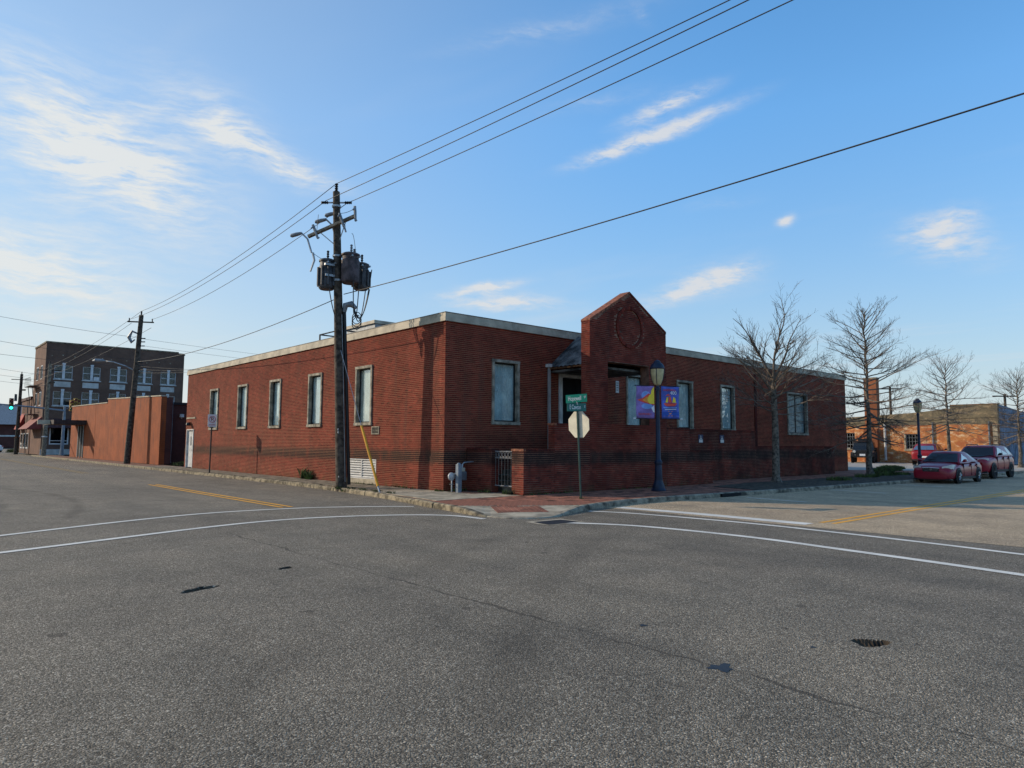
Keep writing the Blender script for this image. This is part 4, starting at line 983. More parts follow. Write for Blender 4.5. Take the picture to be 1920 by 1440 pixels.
lamp_post('blue lamp post without banners behind the parked maroon sedan', (33.6, -3.5, 0))
bx_ = Vector((.90, -.43, 0)).normalized()
def banner(label, side_):
    M_PUR = pmat('banner_purple', (.30, .19, .50), .7, var=.2, vs=3) if side_ < 0 else pmat('banner_indigo', (.10, .15, .58), .7, var=.2, vs=3)
    t = thing('banner', label, 'banner', LP1, 0, 'lamp post banners')
    nrm = Vector((bx_.y, -bx_.x, 0)); nrm = nrm if nrm.dot(Vector((-.66, -.74, 0))) > 0 else -nrm
    u0, u1 = (.14, .82); wv = lambda u, v: .02*math.sin(v*5+u*3)+.012*math.sin(u*9)
    up = Vector((0, 0, 1))
    def Q(u, v, w=0): return tuple(bx_*(side_*u)+up*(2.48+v)+nrm*(wv(u, v)+w))
    mb = MB(); mb.weld = True; n, m = 8, 12
    for i in range(n):
        for j in range(m):
            a, b = u0+(u1-u0)*i/n, u0+(u1-u0)*(i+1)/n; c, d = 1.12*j/m, 1.12*(j+1)/m
            mb.quad(Q(a, c), Q(b, c), Q(b, d), Q(a, d))
    cl = mb.build('cloth', M_PUR, t, smooth=True); so_ = cl.modifiers.new('thick', 'SOLIDIFY'); so_.thickness = .003; so_.offset = -1 if False else 0
    MB().path([Vector(Q(.0, 1.125)), Vector(Q(u1+.06, 1.125))], .014, 6).build('rod', M_BLACK, t); MB().path([Vector(Q(.0, -.01)), Vector(Q(u1+.1, -.01))], .014, 6).build('rod', M_BLACK, t)
    MB().path([Vector(Q(u1+.03, -.01)), Vector(Q(u1+.12, -.01))], .022, 6).build('rod_tip', M_SIGNW, t)
    def X(u): return u if side_ > 0 else u1+u0-u      # u measured from the left edge as seen
    def shape(name, pts, mat, w):
        """flat print: dense fan of small quads following the cloth"""
        k = len(pts); cx_, cy_ = sum(p[0] for p in pts)/k, sum(p[1] for p in pts)/k; mb = MB()
        for i in range(k):
            a, b = pts[i], pts[(i+1) % k]; st_ = 5
            for s in range(st_):
                p, q = s/st_, (s+1)/st_
                f = lambda e, r: Q(X(cx_+(e[0]-cx_)*r), cy_+(e[1]-cy_)*r, w)
                mb.quad(f(a, p), f(b, p), f(b, q), f(a, q))
        return mb.build(name, mat, cl)
    ell = lambda x, y, a, b, n_=18: [(x+a*math.cos(2*math.pi*k/n_), y+b*math.sin(2*math.pi*k/n_)) for k in range(n_)]
    YEL = pmat('print_yellow', (.95, .72, .06), .7, var=.08); RED_ = pmat('print_red', (.88, .10, .06), .7, var=.1); ORG = pmat('print_orange', (.95, .35, .05), .7, var=.1); BLU = pmat('print_blue', (.25, .42, .85), .7, var=.15); WHT = pmat('print_white', (.8, .8, .82), .7, var=.04)
    if side_ < 0:
        shape('sky_patch', ell(.52, .78, .17, .16), BLU, .004); shape('sky_patch', ell(.55, .42, .2, .1), BLU, .004)
        shape('flare', [(.17, .63), (.4, .70), (.62, .86), (.815, .80), (.815, .46), (.6, .50), (.4, .56)], RED_, .006)
        shape('flare', [(.38, .63), (.56, .74), (.815, .78), (.815, .50), (.58, .54)], ORG, .008)
        shape('glow', [(.57, .63), (.63, .78), (.70, .84), (.72, .97), (.77, 1.05), (.818, 1.10), (.818, .50), (.66, .50)], YEL, .010)
        txt, z0, col = 'HOPEWELL', .14, RED_
        shape('water_edge', [(.70, .36), (.818, .46), (.818, .2), (.77, .22)], WHT, .006)
    else:
        shape('sail', [(.30, .56), (.36, .74), (.42, .76), (.40, .56)], YEL, .006); shape('sail', [(.42, .56), (.44, .77), (.52, .77), (.56, .56)], RED_, .007); shape('sail', [(.58, .56), (.62, .76), (.69, .72), (.72, .56)], YEL, .006)
        shape('flag', [(.30, .79), (.42, .86), (.53, .80), (.43, .80)], RED_, .006)
        shape('hull', [(.22, .52), (.28, .54), (.70, .54), (.76, .55), (.68, .44), (.32, .43)], RED_, .008)
        shape('sea', [(.2, .40), (.76, .41), (.74, .37), (.22, .36)], BLU, .006)
        shape('motto_line', [(.26, .30), (.72, .32), (.72, .345), (.26, .325)], WHT, .006)
        shape('blue_band', [(.14, .10), (.82, .12), (.82, .24), (.14, .23)], pmat('print_cobalt', (.03, .10, .45), .7, var=.1), .004)
        for a in range(4): shape('star', [(.48+.13*math.cos(a*math.pi/2+math.pi/4+q)*r, .17+.13*math.sin(a*math.pi/2+math.pi/4+q)*r) for q, r in ((-.5, .55), (0, 1), (.5, .55), (3.14, .12))], ORG, .008)
        txt, z0, col = 'HOPEWELL', .99, RED_
        mm = frame_m(Vector(Q(.60, .89, .03)), bx_, (0, 0, 1)); text_mesh('lettering', '400', .17, WHT, cl, mm, .0012)
    mm = frame_m(Vector(Q(X(.47), z0, .022)), bx_, (0, 0, 1)); text_mesh('lettering', txt, .10, col, cl, mm, .0012)
    return t
banner('purple banner with a yellow and red sunburst left of the blue lamp post', -1)
banner('indigo banner with a sailing ship and 400 right of the blue lamp post', 1)
# ---------------------------------------------------------------- bare trees
def bare_tree(label, loc, h, tr, style, seed, first, spread, dens=1.):
    R = random.Random(seed); t = thing('bare_tree', label, 'tree', loc, 0, 'bare street trees')
    tk = MB(); cr_ = MB(); tips = []
    def grow(p, d, L, r, lvl, droop):
        n = max(3, int(L/.32)); pts = [p.copy()]; rad = [r]; q = p.copy(); dd = d.copy()
        for k in range(n):
            dd = (dd+Vector((R.gauss(0, .10), R.gauss(0, .10), R.gauss(0, .08)+droop/n))).normalized()
            q = q+dd*(L/n); pts.append(q.copy()); rad.append(max(.0035, r*(1-.85*(k+1)/n)))
        cr_.path(pts, rad, 5 if r > .02 else 3, cap=False)
        if lvl >= 3 or L < .28: return
        m = int((L*(4.2 if lvl == 1 else 4.8)+1)*min(1, dens+.15))
        for c in range(m):
            f = R.uniform(.16 if lvl > 1 else .22, .97); i = min(n-1, int(f*n)); b = pts[i].lerp(pts[i+1], f*n-i)
            ax = (pts[i+1]-pts[i]).normalized(); sd = ax.orthogonal().normalized(); sd.rotate(Matrix.Rotation(R.uniform(0, 6.28), 3, ax))
            if sd.z < -.3: sd.z *= .3
            nd = (ax*R.uniform(.55, 1.0)+sd*R.uniform(.5, .9)).normalized()
            grow(b, nd, L*R.uniform(.28, .52)*(1.05-f*.45), max(.006, rad[i]*.52), lvl+1, droop*.6+.10)
    if style == 'leader':
        lead_ = [Vector((0, 0, -.1))]; rad = [tr*1.25]; n = 14
        for k in range(1, n+1):
            z = h*k/n; lead_.append(Vector((R.gauss(0, .03), R.gauss(0, .03), z))); rad.append(max(.008, tr*(1-.93*(k/n)**.9)))
        tk.path(lead_, rad, 10)
        nb = int(76*dens)
        for c in range(nb):
            f = (c+.5)/nb; z = first+(h*.97-first)*f**.92; i = min(n-1, int(z/h*n)); b = lead_[i].lerp(lead_[i+1], z/h*n-i)
            a = c*2.4+R.uniform(-.5, .5); prof = (1-f)**.55*(.55+.45*min(1, f*4+.55))+.16
            el = -.28+.22*R.uniform(-1, 1)+1.2*f**1.2
            d = Vector((math.cos(a)*math.cos(el), math.sin(a)*math.cos(el), math.sin(el)))
            grow(b, d, spread*prof*R.uniform(.62, 1.2), tr*.30*(1-f*.55), 1, .10+.3*f if f > .25 else .05)
    else:   # forked crown
        fk = 4.6
        tk.path([(0, 0, -.1), (0, 0, .25), (.03, .0, fk*.55), (.0, .03, fk)], [tr*1.5, tr*1.05, tr*.85, tr*.66], 10)
        for c in range(20):   # spreading side branches up the trunk
            z = 2.9+(fk-2.9)*c/19; a = c*2.4; d = Vector((math.cos(a), math.sin(a), R.uniform(-.05, .25)+.018*c)).normalized()
            grow(Vector((0, 0, z)), d, spread*R.uniform(.75, 1.05), tr*.19, 1, .16)
        for k in range(12):
            a = k*2.4+.3; el = 1.25-.07*k+R.uniform(-.1, .1); L_ = 3.3-.06*k
            d = Vector((math.cos(a)*math.cos(el), math.sin(a)*math.cos(el), math.sin(el)))
            grow(Vector((0, 0, fk-.05-.09*k)), d, L_*R.uniform(.92, 1.1), tr*(.40 if k < 5 else .28), 1, .10)
    tk.lathe([(tr*1.9, -.02), (tr*1.45, .07), (tr*1.15, .2)], n=10)
    tk.build('trunk', M_BARK, t, smooth=60); cr_.build('crown', M_TWIG, t)
    return t
bare_tree('bare forked street tree in front of the double window of the brick building', (14.5, -4.1, 0), 8.0, .155, 'fork', 21, 3.0, 2.9)
bare_tree('tall bare pyramidal street tree at the right end of the brick building', (24.6, -4.05, 0), 8.9, .16, 'leader', 8, 2.0, 3.2)
bare_tree('smaller bare street tree behind the parked maroon sedan', (40.8, -3.0, 0), 7.4, .15, 'leader', 33, 2.6, 3.2, .7)
bare_tree('bare street tree cut by the right edge in front of the blue wall', (49.5, -5.2, 0), 7.0, .15, 'leader', 44, 1.8, 3.6, .8)
# ---------------------------------------------------------------- grass and weeds
def tufts(mb, cx_, cy_, rx_, ry_, n, h, z=0., seed=0):
    R = random.Random(seed)
    for _ in range(n):
        a, q = R.uniform(0, 6.28), math.sqrt(R.random()); x, y = cx_+rx_*q*math.cos(a), cy_+ry_*q*math.sin(a)
        hh = h*R.uniform(.4, 1.15); a2 = R.uniform(0, 6.28); w = .012+.008*R.random(); dx, dy = math.cos(a2), math.sin(a2); ln = R.uniform(.1, .6)*hh
        mb.add([(x-dy*w, y+dx*w, z), (x+dy*w, y-dx*w, z), (x+dx*ln*.5, y+dy*ln*.5, z+hh*.65), (x+dx*ln, y+dy*ln, z+hh*.95)], [(0, 1, 2), (0, 2, 3)])
gr = MB()
for k in range(10): tufts(gr, -1.92+.02*(k % 3), 3.6-k*.42, .10, .22, 70, .12, -.1 if k % 2 else -.03, k)
for k, (x, y, rx_, ry_, n, h) in enumerate(((-.16, 9.6, .12, .25, 120, .42), (-.14, 10.2, .1, .15, 70, .5), (-.12, .1, .1, .25, 60, .1), (.5, -.15, .4, .08, 90, .1), (.75, -1.2, .12, .3, 80, .12), (.8, -2.3, .1, .25, 120, .14), (-.1, 5.0, .1, .9, 60, .1), (-.1, 2.3, .09, .8, 60, .1),
        (18.6, -5.0, .9, .45, 420, .20), (23.0, -4.5, .9, .5, 420, .2), (25.9, -4.2, 1.0, .6, 600, .26), (27.6, -4.4, .9, .5, 420, .2), (2., -3.02, 1.2, .07, 120, .07), (6.5, -3.02, 1.6, .07, 120, .06), (1.35, -4.95, .08, .08, 30, .07))): tufts(gr, x, y, rx_, ry_, n, h, 0, 50+k)
for k in range(16): tufts(gr, 31.5+k*.55, -2.2+.16*k+.3*math.sin(k), .6, .55, 420, .22, 0, 80+k)
for k in range(6): tufts(gr, .7+.5*k, 30.5+k*.5, .5, .5, 150, .3, 0, 110+k)
for k in range(6): tufts(gr, -1.6+.3*k, 93+k, .6, .6, 150, .5, 0, 120+k)
tag(gr.build('grass', M_GRASS), 'green grass and weeds along the kerb, wall foot and planting beds', 'grass', kind='stuff')
dg_ = MB(); R = random.Random(4)
for k in range(26): tufts(dg_, -1.62+.05*math.sin(k), 1.5+k*1.05, .1, .5, 40, .05, .0, 200+k)
for k in range(1100):
    x, y = (R.gauss(-.9, .5), R.uniform(-.5, 28)) if k < 700 else (R.uniform(9.2, 30), R.uniform(-6.2, -4.2)); s = R.uniform(.015, .04); a = R.uniform(0, 6.28)
    if k < 700: x = max(-1.6, min(-.1, x))
    dg_.quad((x-s*math.cos(a), y-s*math.sin(a), .016), (x+s*.5*math.sin(a), y-s*.5*math.cos(a), .02), (x+s*math.cos(a), y+s*math.sin(a), .018+R.random()*.02), (x-s*.5*math.sin(a), y+s*.5*math.cos(a), .02))
for k in range(1500):
    i = R.randrange(0, len(KR)-1); p_ = KR[i]
    if p_[1] > 30 or p_[0] > 22: continue
    n_ = inner(i, 1.)-KR[i]; d_ = -abs(R.gauss(0, .16))-.02; x, y = p_[0]+n_[0]*d_, p_[1]+n_[1]*d_; s = R.uniform(.008, .03); a = R.uniform(0, 6.28)
    dg_.quad((x-s*math.cos(a), y-s*math.sin(a), RZ+.010), (x+s*.5*math.sin(a), y-s*.5*math.cos(a), RZ+.014), (x+s*math.cos(a), y+s*math.sin(a), RZ+.012+R.random()*.015), (x-s*.5*math.sin(a), y+s*.5*math.cos(a), RZ+.014))
tag(dg_.build('leaf_litter', M_DRYG), 'dry grass and dead leaves scattered on the sidewalk and beds', 'leaf litter', kind='stuff')
# ---------------------------------------------------------------- vehicles
def car_paint(name, col, rough=.32):
    if name in MATS: return MATS[name]
    m = bpy.data.materials.new(name); m.use_nodes = True; g = G(m.node_tree)
    v = g.n('ShaderNodeTexCoord').outputs['Object']
    d = g.noise(v, 2.5, 5., .6); z = g.n('ShaderNodeSeparateXYZ', {0: v}).outputs[2]
    dust = g.m('MULTIPLY', g.ss(g.m('ADD', z, g.m('MULTIPLY', d, .3)), .60, .15), .22)
    c = g.mix(dust, col, (.10, .075, .055))
    p = g.n('ShaderNodeBsdfPrincipled', {'Base Color': c, 'Roughness': g.mr(dust, 0., .4, rough, .6), 'Metallic': .0, 'Coat Weight': .28, 'Coat Roughness': .06, 'Specular IOR Level': .3})
    g.n('ShaderNodeOutputMaterial', {0: p.outputs[0]}); MATS[name] = m; return m
M_TYRE = pmat('tyre', (.014, .014, .015), .85, var=.2, vs=8); M_RIM = pmat('rim', (.36, .36, .37), .35, .7, var=.15); M_RIMD = pmat('rim_black', (.03, .03, .032), .4, .3)
M_CARG = glass_mat('car_glass', (.16, .19, .2), .05, .05, (.2, .2, .2), .5); M_LENS = pmat('lamp_lens', (.62, .60, .54), .2, var=.1, spec=.6); M_TAIL = pmat('tail_lens', (.45, .012, .02), .25, var=.1)
M_TRIM = pmat('car_trim', (.018, .018, .019), .6, var=.15); M_CHROME = pmat('chrome', (.55, .55, .56), .2, .9, var=.05); M_CABIN = pmat('cabin', (.02, .02, .022), .9)
def car(name, label, cat, loc, rz, paint, sp, rim=M_RIM, grp=None):
    t = thing(name, label, cat, loc, rz, grp); Wd = sp['W']/2
    rings = []
    for (x, k, zb, zs, zt) in sp['body']:
        h = Wd*k
        half = [(.0, zb), (h*.80, zb), (h*.95, zb+.06), (h*.995, zb+(zs-zb)*.35), (h, zb+(zs-zb)*.7), (h*.965, zs), (h*.80, zs+(zt-zs)*.72), (h*.45, zt-.008), (0, zt)]
        rings.append([(x, y, z) for y, z in half]+[(x, -y, z) for y, z in half[-2:0:-1]])
    bd = MB().loft(rings).build('body', paint, t, smooth=True); s_ = bd.modifiers.new('sub', 'SUBSURF'); s_.levels = 2; s_.render_levels = 2
    # cabin
    (xa, za), (xb, zb_), (xc, zc), (xd, zd) = sp['cab']      # windscreen base, roof front, roof rear, rear screen base (front is +x)
    wb, wt = Wd*sp.get('wb', .93), Wd*sp.get('wt', .72); xm = (xb+xc)/2; zr = max(zb_, zc)+.03
    def ring(x, z0, w0, z1, w1): return [(x[0], -w0, z0), (x[1], -w1*.99, z1-.05), (x[2], -w1*.86, z1), (x[2], 0, z1+.02), (x[2], w1*.86, z1), (x[1], w1*.99, z1-.05), (x[0], w0, z0)]
    cb = MB().loft([ring((xa, xb+.06, xb), za-.03, wb, zb_, wt*.97), ring((xb-.18, xb-.18, xb-.18), za-.03, wb, zb_+.035, wt), ring((xm, xm, xm), za-.02, wb, zr+.012, wt*1.0), ring((xc+.2, xc+.2, xc+.2), zd-.03, wb, zc+.03, wt*.99), ring((xd, xc-.06, xc), zd-.03, wb*.97, zc, wt*.93)], closed=True)
    cab_o = cb.build('cabin', paint, t, smooth=50)
    # glass, set 6 mm proud of the shell
    def pane(name, q, off, mat=M_CARG):
        q = [Vector(p) for p in q]; n = (q[1]-q[0]).cross(q[-1]-q[0]).normalized(); c = sum(q, Vector())/len(q)
        if n.dot(Vector(off)) < 0: n = -n
        q = [c+(p-c)*.985+n*.007 for p in q]; return MB().quad(*[tuple(p) for p in q]).build(name, mat, cab_o)
    L = lambda a, b, f: tuple(a[i]+(b[i]-a[i])*f for i in range(len(a)))
    A0, A1 = (xa, wb*.93, za+.015), (xb+.02, wt*.86, zb_-.03)
    pane('windscreen', [(A0[0], -A0[1], A0[2]), A0, A1, (A1[0], -A1[1], A1[2])], (1, 0, .5))
    D0, D1 = (xd, wb*.88, zd+.03), (xc-.02, wt*.80, zc-.04)
    pane('rear_screen', [(D0[0], -D0[1], D0[2]), D0, D1, (D1[0], -D1[1], D1[2])], (-1, 0, .5))
    for s in (-1, 1):
        def sp_(f, up):   # point on the side glass: f along length 0 front .. 1 rear, up 0 belt .. 1 roof
            xl = (xa-.18)+((xd+.14)-(xa-.18))*f; xh = (xb-.06)+((xc+.05)-(xb-.06))*f
            zl, zh = (za+.03)+(zd-za)*f, zb_-.055+(zc-zb_)*f
            x = xl+(xh-xl)*up; z = zl+(zh-zl)*up; w = wb+(wt*.99-wb)*((z-za+.03)/(zb_-.05-za+.03)); return (x, s*(w+.004), z)
        n = sp.get('nside', 2); cuts = sp.get('cuts', [0, .5, 1.])
        for i in range(len(cuts)-1):
            a, b = cuts[i]+.012, cuts[i+1]-.022
            pane('side_window', [sp_(a, .03), sp_(b, .03), sp_(b, .98), sp_(a, .98)], (0, s, 0))
        MB().path([(xa-.32, s*(Wd*.97), za+.05), (xa-.30, s*(Wd*1.06), za+.10), (xa-.28, s*(Wd*1.16), za+.11)], [.03, .07, .06], 8).build('mirror', sp.get('mirror', paint), t, smooth=60)
        # door seams and handles
        zb0, zs0 = sp['sill'], za-.06
        for xs_ in sp['seams']: MB().box(xs_-.006, xs_+.006, min(s*Wd*.90, s*(Wd+.004)), max(s*Wd*.90, s*(Wd+.004)), zb0+.08, zs0).build('door_seam', M_TRIM, t)
        for xs_ in sp['handles']: MB().box(xs_-.09, xs_+.09, min(s*Wd*.96, s*(Wd+.022)), max(s*Wd*.96, s*(Wd+.022)), zs0-.12, zs0-.085).build('door_handle', sp.get('hmat', paint), t)
        MB().box(sp['axle'][1]+sp['r']+.06, sp['axle'][0]-sp['r']-.06, min(s*Wd*.88, s*(Wd*.985)), max(s*Wd*.88, s*(Wd*.985)), sp['sill']-.06, sp['sill']+.05).build('sill', sp.get('sillmat', M_TRIM), t)
        for ax_ in sp['axle']:
            r = sp['r']; ar = MB()
            ar.lathe([(r+.055, -.02), (r+.075, .0), (r+.055, .012), (r*.6, .0)], (ax_, s*(Wd-.005), r+.02), 26, 'Y').build('wheel_arch', sp.get('arch', M_TRIM), t, smooth=40)
            yo = s*(Wd-.085)
            w = MB().lathe([(r*.66, -.11), (r*.93, -.11), (r, -.075), (r, .075), (r*.93, .11), (r*.66, .11)], (ax_, yo, r), 28, 'Y').build('wheel', M_TYRE, t, smooth=40)
            rr = MB().lathe([(r*.66, -.02), (r*.66, .06), (r*.58, .05), (r*.55, .0)], (ax_, yo+s*.045, r), 24, 'Y'); rr.build('rim', rim, w, smooth=40)
            for k in range(sp.get('spokes', 7)):
                a = 2*math.pi*k/sp.get('spokes', 7); MB().path([(ax_+.03*math.cos(a), yo+s*.115, r+.03*math.sin(a)), (ax_+r*.62*math.cos(a), yo+s*.105, r+r*.62*math.sin(a))], [.035, .028], 5).build('spoke', rim, w)
    if 'flare' in sp:
        for s in (-1, 1):
            for ax_ in sp['axle']: MB().path([(ax_+(sp['r']+.07)*math.cos(a*math.pi/10), s*(Wd+.01), sp['r']+(sp['r']+.07)*math.sin(a*math.pi/10)) for a in range(11)], .045, 6).build('fender_flare', M_TRIM, t)
    sp['extra'](t, Wd, paint); return t
def lens(t, name, pts, mat, th=.02, ax=(1, 0, 0)):
    a = Vector(ax); n = len(pts); vs = [tuple(p) for p in pts]+[tuple(Vector(p)+a*th) for p in pts]
    return MB().add(vs, [tuple(range(n)), tuple(range(n, 2*n))]+[(i, (i+1) % n, (i+1) % n+n, i+n) for i in range(n)]).build(name, mat, t, bevel=.006)
def sedan_extra(t, W_, paint):
    for s in (-1, 1):
        lens(t, 'headlight', [(2.08, s*.42, .58), (2.06, s*.44, .73), (1.86, s*.80, .84), (1.66, s*.86, .83), (1.86, s*.83, .64)], M_LENS, .11, (.9, s*.1, .30))
        lens(t, 'fog_light', [(2.16, s*.56, .33), (2.16, s*.66, .36), (2.10, s*.74, .36), (2.12, s*.70, .31)], M_LENS, .03)
        lens(t, 'tail_light', [(-2.22, s*.55, .74), (-2.22, s*.55, .90), (-2.02, s*.83, .90), (-2.06, s*.83, .76)], M_TAIL, -.03)
    g_ = MB().box(2.16, 2.235, -.34, .34, .53, .69).build('grille', M_TRIM, t)
    for k in range(4): MB().box(2.20, 2.242, -.33+.02*k, .33-.02*k, .665-.035*k, .678-.035*k).build('grille_bar', M_CHROME, g_)
    MB().path([(2.215, -.36, .70), (2.245, 0, .715), (2.215, .36, .70)], .016, 6).build('grille_surround', M_CHROME, g_)
    MB().lathe([(.05, 0), (.05, .01)], (2.245, 0, .63), 12, 'X').build('badge', M_CHROME, g_)
    MB().box(2.14, 2.215, -.55, .55, .26, .38).build('lower_intake', M_TRIM, t); MB().box(2.10, 2.18, -.78, .78, .16, .22).build('air_dam', M_TRIM, t)
    MB().path([(1.05, -.3, .965), (.8, .25, 1.0)], .008, 4).path([(1.05, .3, .965), (.8, .72, 1.0)], .008, 4).build('wiper', M_TRIM, t)
SEDAN = dict(W=1.77, r=.315, axle=(1.33, -1.30), sill=.26, seams=(.70, -.32, -1.12), handles=(-.18, -1.0), spokes=7, cuts=[.04, .50, .93],
    body=[(2.24, .70, .20, .50, .64), (2.17, .86, .17, .58, .73), (1.95, .95, .17, .68, .82), (1.55, .99, .17, .76, .90), (1.0, 1., .17, .82, .955), (.4, 1., .17, .85, .965), (-.5, 1., .17, .87, .975), (-1.3, .99, .17, .90, .99), (-1.75, .97, .18, .91, 1.0), (-2.1, .92, .2, .86, .97), (-2.24, .78, .26, .74, .86)],
    cab=[(1.08, .94), (.32, 1.40), (-.72, 1.405), (-1.52, 1.0)], extra=sedan_extra)
P_SED = car_paint('paint_maroon', (.26, .010, .026))
car('sedan', 'maroon sedan with cream headlights parked at the kerb, nearest of the cars', 'car', (24.1, -7.80, RZ+.008), math.pi-.03, P_SED, SEDAN, grp='parked cars')
def suv_extra(t, W_, paint):
    for s in (-1, 1):
        lens(t, 'headlight', [(2.24, s*.44, .90), (2.22, s*.45, 1.03), (2.0, s*.88, 1.06), (2.0, s*.90, .94)], M_LENS, .10, (.95, s*.1, .2))
        lens(t, 'fog_light', [(2.30, s*.55, .58), (2.30, s*.55, .68), (2.22, s*.78, .69), (2.22, s*.78, .60)], M_TRIM, .03)
        lens(t, 'tail_light', [(-2.34, s*.60, .98), (-2.34, s*.60, 1.13), (-2.15, s*.90, 1.13), (-2.15, s*.90, .99)], M_TAIL, -.03)
        MB().path([(.4, s*.60, 1.76), (.2, s*.60, 1.80), (-1.3, s*.60, 1.80), (-1.5, s*.60, 1.76)], .022, 6).build('roof_rail', M_TRIM, t)
    g_ = MB().box(2.26, 2.33, -.42, .42, .90, 1.04).build('grille', M_TRIM, t)
    for k in range(7): MB().box(2.325, 2.342, -.36+.12*k-.035, -.36+.12*k+.035, .915, 1.025).build('grille_slot', M_RIMD, g_)
    MB().box(2.27, 2.35, -.60, .60, .46, .62).build('lower_intake', M_TRIM, t); MB().box(2.20, 2.30, -.85, .85, .30, .40).build('skid_plate', M_TRIM, t)
    MB().quad((1.9, -.5, 1.163), (1.9, .5, 1.163), (.98, .58, 1.222), (.98, -.58, 1.222)).build('hood_decal', M_TRIM, t)
SUV = dict(W=1.94, r=.385, axle=(1.46, -1.44), sill=.42, seams=(.86, -.20, -1.12), handles=(-.06, -1.0), spokes=6, cuts=[.04, .40, .72, .95], wt=.78, wb=.94, sillmat=M_TRIM, hmat=M_TRIM, mirror=M_TRIM,
    body=[(2.35, .74, .36, .86, 1.0), (2.28, .88, .30, .94, 1.07), (2.05, .96, .30, 1.0, 1.12), (1.5, .99, .30, 1.06, 1.17), (.9, 1., .30, 1.10, 1.21), (0, 1., .30, 1.13, 1.22), (-1.2, 1., .30, 1.15, 1.23), (-1.9, .99, .31, 1.15, 1.23), (-2.25, .95, .34, 1.08, 1.18), (-2.38, .84, .42, .98, 1.08)],
    cab=[(1.02, 1.19), (.35, 1.69), (-1.62, 1.70), (-2.16, 1.22)], extra=suv_extra)
car('suv', 'maroon sport utility vehicle with black wheel arches parked behind the sedan', 'suv', (31.2, -7.4, RZ+.008), math.pi-.03, car_paint('paint_dark_red', (.30, .013, .030)), SUV, M_RIMD, 'parked cars')
def hatch_extra(t, W_, paint):
    for s in (-1, 1):
        lens(t, 'tail_light', [(-2.30, s*.62, .80), (-2.28, s*.62, 1.12), (-2.05, s*.88, 1.12), (-2.1, s*.90, .82)], M_TAIL, -.04)
        lens(t, 'headlight', [(2.26, s*.45, .82), (2.26, s*.45, .94), (2.02, s*.86, .96), (2.04, s*.86, .86)], M_LENS, .03)
    MB().box(-2.42, -2.36, -.26, .26, .62, .76).build('number_plate', M_SIGNW, t); MB().box(-2.40, -2.30, -.8, .8, .38, .50).build('bumper_trim', M_TRIM, t)
HATCH = dict(SUV); HATCH['extra'] = hatch_extra; HATCH['W'] = 1.86
car('suv', 'bright red car parked farther back before the orange brick wall', 'car', (50.2, 1.1, .006), .10, car_paint('paint_red', (.24, .012, .020)), HATCH, M_RIM, 'parked cars')
def off_extra(t, W_, paint):
    for s in (-1, 1):
        MB().lathe([(.11, 0), (.12, .03), (.10, .05)], (2.03, s*.62, 1.02), 14, 'X').build('headlight', M_LENS, t); MB().lathe([(.07, 0), (.07, .04)], (2.24, s*.55, .74), 10, 'X').build('fog_light', M_LENS, t)
    MB().box(1.98, 2.06, -.45, .45, .86, 1.14).build('grille', M_TRIM, t); MB().box(2.0, 2.28, -.92, .92, .58, .80).build('bumper', M_TRIM, t)
    MB().box(2.275, 2.29, -.20, .26, .64, .82).build('number_plate', M_SIGNW, t)
    MB().path([(.65, -.75, 1.97), (.65, .75, 1.97)], .05, 6).build('light_bar', M_TRIM, t)
    rk = MB().box(-1.5, .5, -.72, -.68, 1.98, 2.03).box(-1.5, .5, .68, .72, 1.98, 2.03).build('roof_rack', M_TRIM, t)
    for k in range(5): MB().box(-1.45+k*.45, -1.40+k*.45, -.68, .68, 1.98, 2.01).build('rack_bar', M_TRIM, rk)
    MB().box(-1.2, -.4, -.5, .5, 2.03, 2.2).build('rack_case', M_TRIM, rk); MB().lathe([(.36, -.1), (.40, -.05), (.40, .05), (.36, .1)], (-2.22, .05, 1.05), 18, 'X').build('spare_wheel', M_TYRE, t)
OFF = dict(W=1.86, r=.43, axle=(1.38, -1.35), sill=.55, seams=(.72, -.25, -1.0), handles=(-.12, -.9), spokes=5, cuts=[.03, .40, .70, .98], wt=.86, wb=.96, mirror=M_TRIM, flare=1,
    body=[(2.05, .88, .52, 1.02, 1.16), (2.0, .92, .50, 1.06, 1.19), (1.5, .97, .48, 1.1, 1.21), (.9, 1., .46, 1.14, 1.23), (0, 1., .46, 1.16, 1.23), (-1.2, 1., .46, 1.16, 1.23), (-1.95, .99, .48, 1.16, 1.23), (-2.05, .95, .52, 1.1, 1.2)],
    cab=[(.82, 1.21), (.50, 1.88), (-1.85, 1.90), (-2.02, 1.24)], extra=off_extra)
car('off_roader', 'dark boxy off-road vehicle with roof rack in the yard behind the brick building', 'off-roader', (53.2, 7.5, .006), math.pi+.30, car_paint('paint_black_green', (.018, .022, .026)), OFF, M_RIMD, 'parked cars')
WC = dict(SEDAN)
car('sedan', 'white car half hidden behind the far pole beside the traffic light', 'car', (-2.6, 108, RZ+.01), math.pi*.62, car_paint('paint_white', (.6, .6, .6)), WC, M_RIM, 'parked cars')
